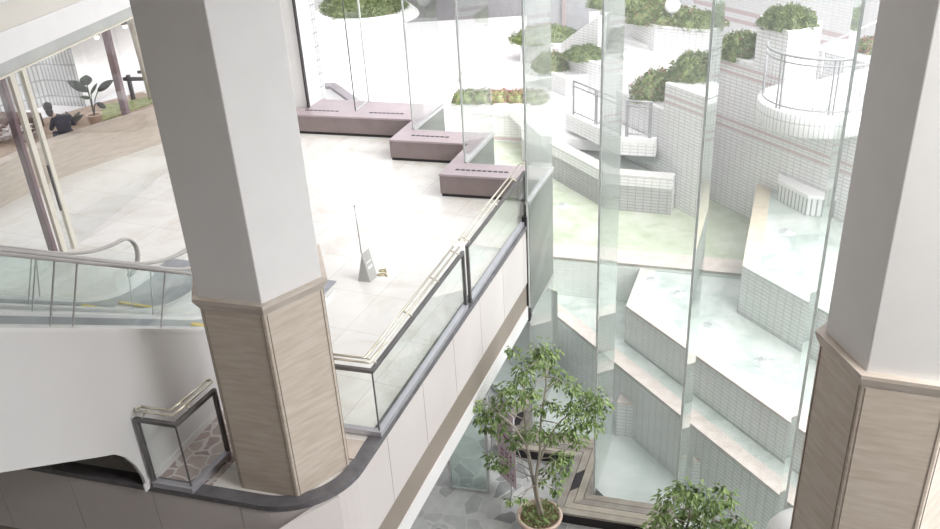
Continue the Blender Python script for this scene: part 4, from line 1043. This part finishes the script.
# shrubs left of the landing
zq = PLZ+.25
def pbox(x0, y0, x1, y1, z, label, depth=1.1):
    depth = min(depth, .7) if z > -.5 else depth
    a, b = at(x0, y0, z), at(x1, y1, z); t = thing('tiled_planter', label, 'planter', (*a, zP), 'stepped white tiled planters')
    d = (b[0]-a[0], b[1]-a[1]); l = math.hypot(*d); n_ = (-d[1]/l, d[0]/l)
    pg = [a, b, add(b, n_, depth), add(a, n_, depth)]
    obj('tiled_wall', G().prism(pg, zP-.1, z), TILEW, t); obj('rim', ring([pg[3], a, b, pg[2]], 0, .12, z, z+.03), WHITE, t)
pbox(538, 67, 566, 80, -.75, 'tiled planter of the reddish-green shrub, left of the stair landing')
pbox(566, 55, 604, 66, -.3, 'tiled planter of the oval shrub at the head of the stair landing')
pbox(520, 43, 566, 45, -.6, 'tiled planter of the broad low shrub near the far paving', 1.6)
shrub('flowering_shrub', at(551, 68, -.75), .62, .55, .55, -.8, 'reddish-green shrub left of the stair landing', 1000, .1)
shrub('clipped_shrub', at(584, 57, -.3), .66, .6, .36, -.33, 'oval green shrub at the head of the stair landing', 1000)
shrub('clipped_shrub', at(545, 40, -.6), 1.25, .7, .55, -.65, 'broad low green shrub before the grey wall', 1300)
gwp = [at(530, 32, -.6), at(594, 30, -.6)]
struct('wall_grey', G().bar(add(gwp[0], (0, 1), 1.2), add(gwp[1], (0, 1), 1.2), .3, PLZ, 5), noisy('grey wall', (.42, .42, .45), (.50, .50, .53), 2, .7), 'grey wall behind the shrubs')
wpo = at(567, 31, -.6)
tag(obj('downpipe', G().box(add(wpo, (0, 1), .9), D, .12, .1, PLZ, 5), noisy('pink brown pipe', (.50, .40, .41), (.55, .45, .46), 3, .5)), 'thin pinkish upright pipe on the grey wall', 'pipe')
# sloping white parapet below the grey wall
pa, pb = at(561, 43, -.2), at(598, 16, .9)
pw3 = G(); pdir = (pb[0]-pa[0], pb[1]-pa[1])
pw3.prism([pa, pb, add(pb, SN, .35), add(pa, SN, .35)], PLZ, lambda p: -.2+1.1*max(0, min(1, ((p[0]-pa[0])*pdir[0]+(p[1]-pa[1])*pdir[1])/(pdir[0]**2+pdir[1]**2))))
struct('wall_parapet', pw3, TILEW, 'sloping white tiled parapet of the outdoor stair')
# upper bed with hedge and globe lamp
zh = .55
ha, hb, hc_ = at(600, 3, zh), at(655, 27, zh), at(712, 32, zh)
hb2 = hb
hp_ = [ha, hb, hc_, add(hc_, U, 1.6), add(ha, SN, 1.6)]
hbx = thing('raised_bed', 'white tiled raised bed of the long hedge at the top', 'planter', (*hb, PLZ))
obj('tiled_wall', G().prism(hp_, zP, zh), TILEW, hbx); obj('rim', ring([ha, hb, hc_], 0, .15, zh, zh+.04), WHITE, hbx)
for k, (x, y, rx, rz, lb, fl_) in enumerate(((612, 4, .9, .6, 'hedge clump at the left end of the raised bed', 0), (632, 10, .9, .55, 'hedge clump left of the globe lamp', .02), (652, 19, .9, .5, 'hedge clump just below the globe lamp', .06), (676, 22, .9, .5, 'hedge clump with reddish tips right of the globe lamp', .1), (700, 25, .8, .42, 'hedge clump at the right end of the raised bed', .04), (650, 3, 1.1, .7, 'hedge clump behind the globe lamp', 0))):
    shrub('hedge_clump', at(x, y, zh), rx, .75, rz, zh-.05, lb, 900, fl_, 'hedge', None, .11, 'hedge of the raised bed', .5)
lc_ = at(672, 16, zh+.3)
gl_o = thing('globe_lamp', 'white globe garden lamp standing in the hedge', 'lamp', (*lc_, zh))
obj('globe', ell(G(), Vector((*lc_, zh+.62)), .24, .24, .24, 24, 14), mat('white globe', (.92, .92, .92), .3), gl_o)
obj('stem', G().tube([(*lc_, zh), (*lc_, zh+.42)], .04, 10), STEEL, gl_o)
# outdoor stair with treads between landing and hedge
stt = G()
sA = at(600, 78, -.85); sdir = azd(60)
for k in range(8):
    stt.box(add(sA, sdir, .6+k*.36), sdir, .4, 2.4, PLZ-.5, -.85+.15*(k+1))
struct('floor_steps', stt, WHITE, 'white outdoor steps behind the landing')
# small garden shrub at the right edge
shrub('clipped_shrub', at(874, 46, 1.0), .5, .5, .35, .85, 'small pinkish shrub at the edge of the right-hand column', 500, .35)
rb_ = at(874, 50, 1.0)
obj_ = struct('wall_small', G().box(rb_, S, 3, 1.4, zP, .88), TILEW)
# thin handrail on the terrace
rl0, rl1 = at(806, 52, 1.6), at(885, 18, 2.4)
hl = thing('stair_handrail', 'thin steel stair handrail rising to the right behind the round balcony', 'handrail', (*rl0, .8))
obj('rail', G().tube([(*rl0, 1.6), (*rl1, 2.4)], .025, 8), STEEL, hl)
obj('post', G().tube([(*at(825, 44, 1.8), .6), (*at(825, 44, 1.8), 1.82)], .025, 8), STEEL, hl)
# dark capped stair parapet right outside the far bench
d0, d1, d2 = at(314, 84, .3), at(333, 84.5, .3), at(357, 102, -.15)
dp_ = thing('stair_parapet', 'short sloping stair parapet with a grey cap outside the far bench', 'parapet', (*d0, PLZ))
cpg = G(); cpb = G()
for (a, b, za, zc) in ((d0, d1, .3, .3), (d1, d2, .3, -.15)):
    l = math.hypot(b[0]-a[0], b[1]-a[1]); n_ = ((b[1]-a[1])/l, -(b[0]-a[0])/l); q = [add(a, n_, -.17), add(b, n_, -.17), add(b, n_, .17), add(a, n_, .17)]
    cpg.face([(*q[0], za), (*q[1], zc), (*q[2], zc), (*q[3], za)]); cpg.face([(*q[0], za-.08), (*q[1], zc-.08), (*q[2], zc-.08), (*q[3], za-.08)][::-1])
    for i_, j_, z1_, z2_ in ((0, 1, za, zc), (2, 3, zc, za), (1, 2, zc, zc), (3, 0, za, za)): cpg.face([(*q[i_], z1_-.08), (*q[j_], z2_-.08), (*q[j_], z2_), (*q[i_], z1_)])
    cpb.prism([add(a, n_, -.1), add(b, n_, -.1), add(b, n_, .1), add(a, n_, .1)], -2, lambda p, a=a, b=b, za=za, zc=zc, l=l: za-.08+(zc-za)*((p[0]-a[0])*(b[0]-a[0])+(p[1]-a[1])*(b[1]-a[1]))/l/l)
obj('cap', cpg, noisy('grey cap', (.20, .185, .20), (.25, .23, .25), 4, .5), dp_); obj('wall', cpb, WHITE, dp_)
# small stair with railing beside the flower planter
q0_ = at(447, 125, -1.6); q1_ = at(462, 98, -1.2)
sr_ = thing('garden_stair', 'short white outdoor stair with pale rails beside the long planter', 'stair', (*q0_, zP))
sg = G(); ld_ = (q1_[0]-q0_[0], q1_[1]-q0_[1]); ll = math.hypot(*ld_); ld_ = (ld_[0]/ll, ld_[1]/ll)
for k in range(5): sg.box(add(add(q0_, ld_, .2+k*.3), (ld_[1], -ld_[0]), -.45), ld_, .32, .8, zP-.1, -2.2+.18*(k+1))
obj('treads', sg, WHITE, sr_)
for e in (0, -.85):
    a = add(q0_, (ld_[1], -ld_[0]), e); b = add(a, ld_, 1.5); obj('rail', G().tube([(*a, -1.2), (*b, -.4)], .03, 8), STEEL, sr_)
    for s_, zz in ((.1, -1.15), (1.4, -.45)): obj('post', G().tube([(*add(a, ld_, s_), zP), (*add(a, ld_, s_), zz)], .03, 8), noisy('reddish post', (.50, .40, .40), (.56, .46, .46), 4, .5), sr_)

# ------------------------------------------------------------------ light
w = bpy.data.worlds.new('sky'); sc.world = w; w.use_nodes = True
bgn = w.node_tree.nodes['Background']; bgn.inputs[0].default_value = (.97, .955, 1, 1); bgn.inputs[1].default_value = 1.3
def area(name, loc, rot, sx, sy, e, col=(1, .98, .95)):
    l = bpy.data.lights.new(name, 'AREA'); l.shape = 'RECTANGLE'; l.size = sx; l.size_y = sy; l.energy = e; l.color = col
    o = bpy.data.objects.new(name, l); C.objects.link(o); o.location = loc; o.rotation_euler = rot; return o
area('fill_light', (-4, 14, 9.4), (0, 0, 0), 7, 10, 110)  # added fill for the interior, no real fitting
area('fill_light', (5.2, 2.2, 8.8), (0, 0, 0), 2, 2, 420)  # added fill out of view, brightens the right-hand column
sl_ = bpy.data.lights.new('sun', 'SUN'); sl_.energy = 4.9; sl_.angle = math.radians(65); sl_.color = (1, .985, .96)
so_ = bpy.data.objects.new('sun', sl_); C.objects.link(so_)
sd = Vector((*[-c*math.cos(math.radians(42)) for c in azd(134)], -math.sin(math.radians(42)))); so_.rotation_euler = sd.to_track_quat('-Z', 'Y').to_euler()
sc.view_settings.view_transform = 'Standard'; sc.view_settings.look = 'None'; sc.view_settings.gamma = 1; sc.view_settings.use_curve_mapping = False
sc.view_settings.exposure = .52
sc.cycles.max_bounces = 10; sc.cycles.transparent_max_bounces = 32; sc.cycles.glossy_bounces = 4; sc.cycles.use_denoising = True
sc.cycles.caustics_reflective = False; sc.cycles.caustics_refractive = False; sc.cycles.sample_clamp_indirect = 6
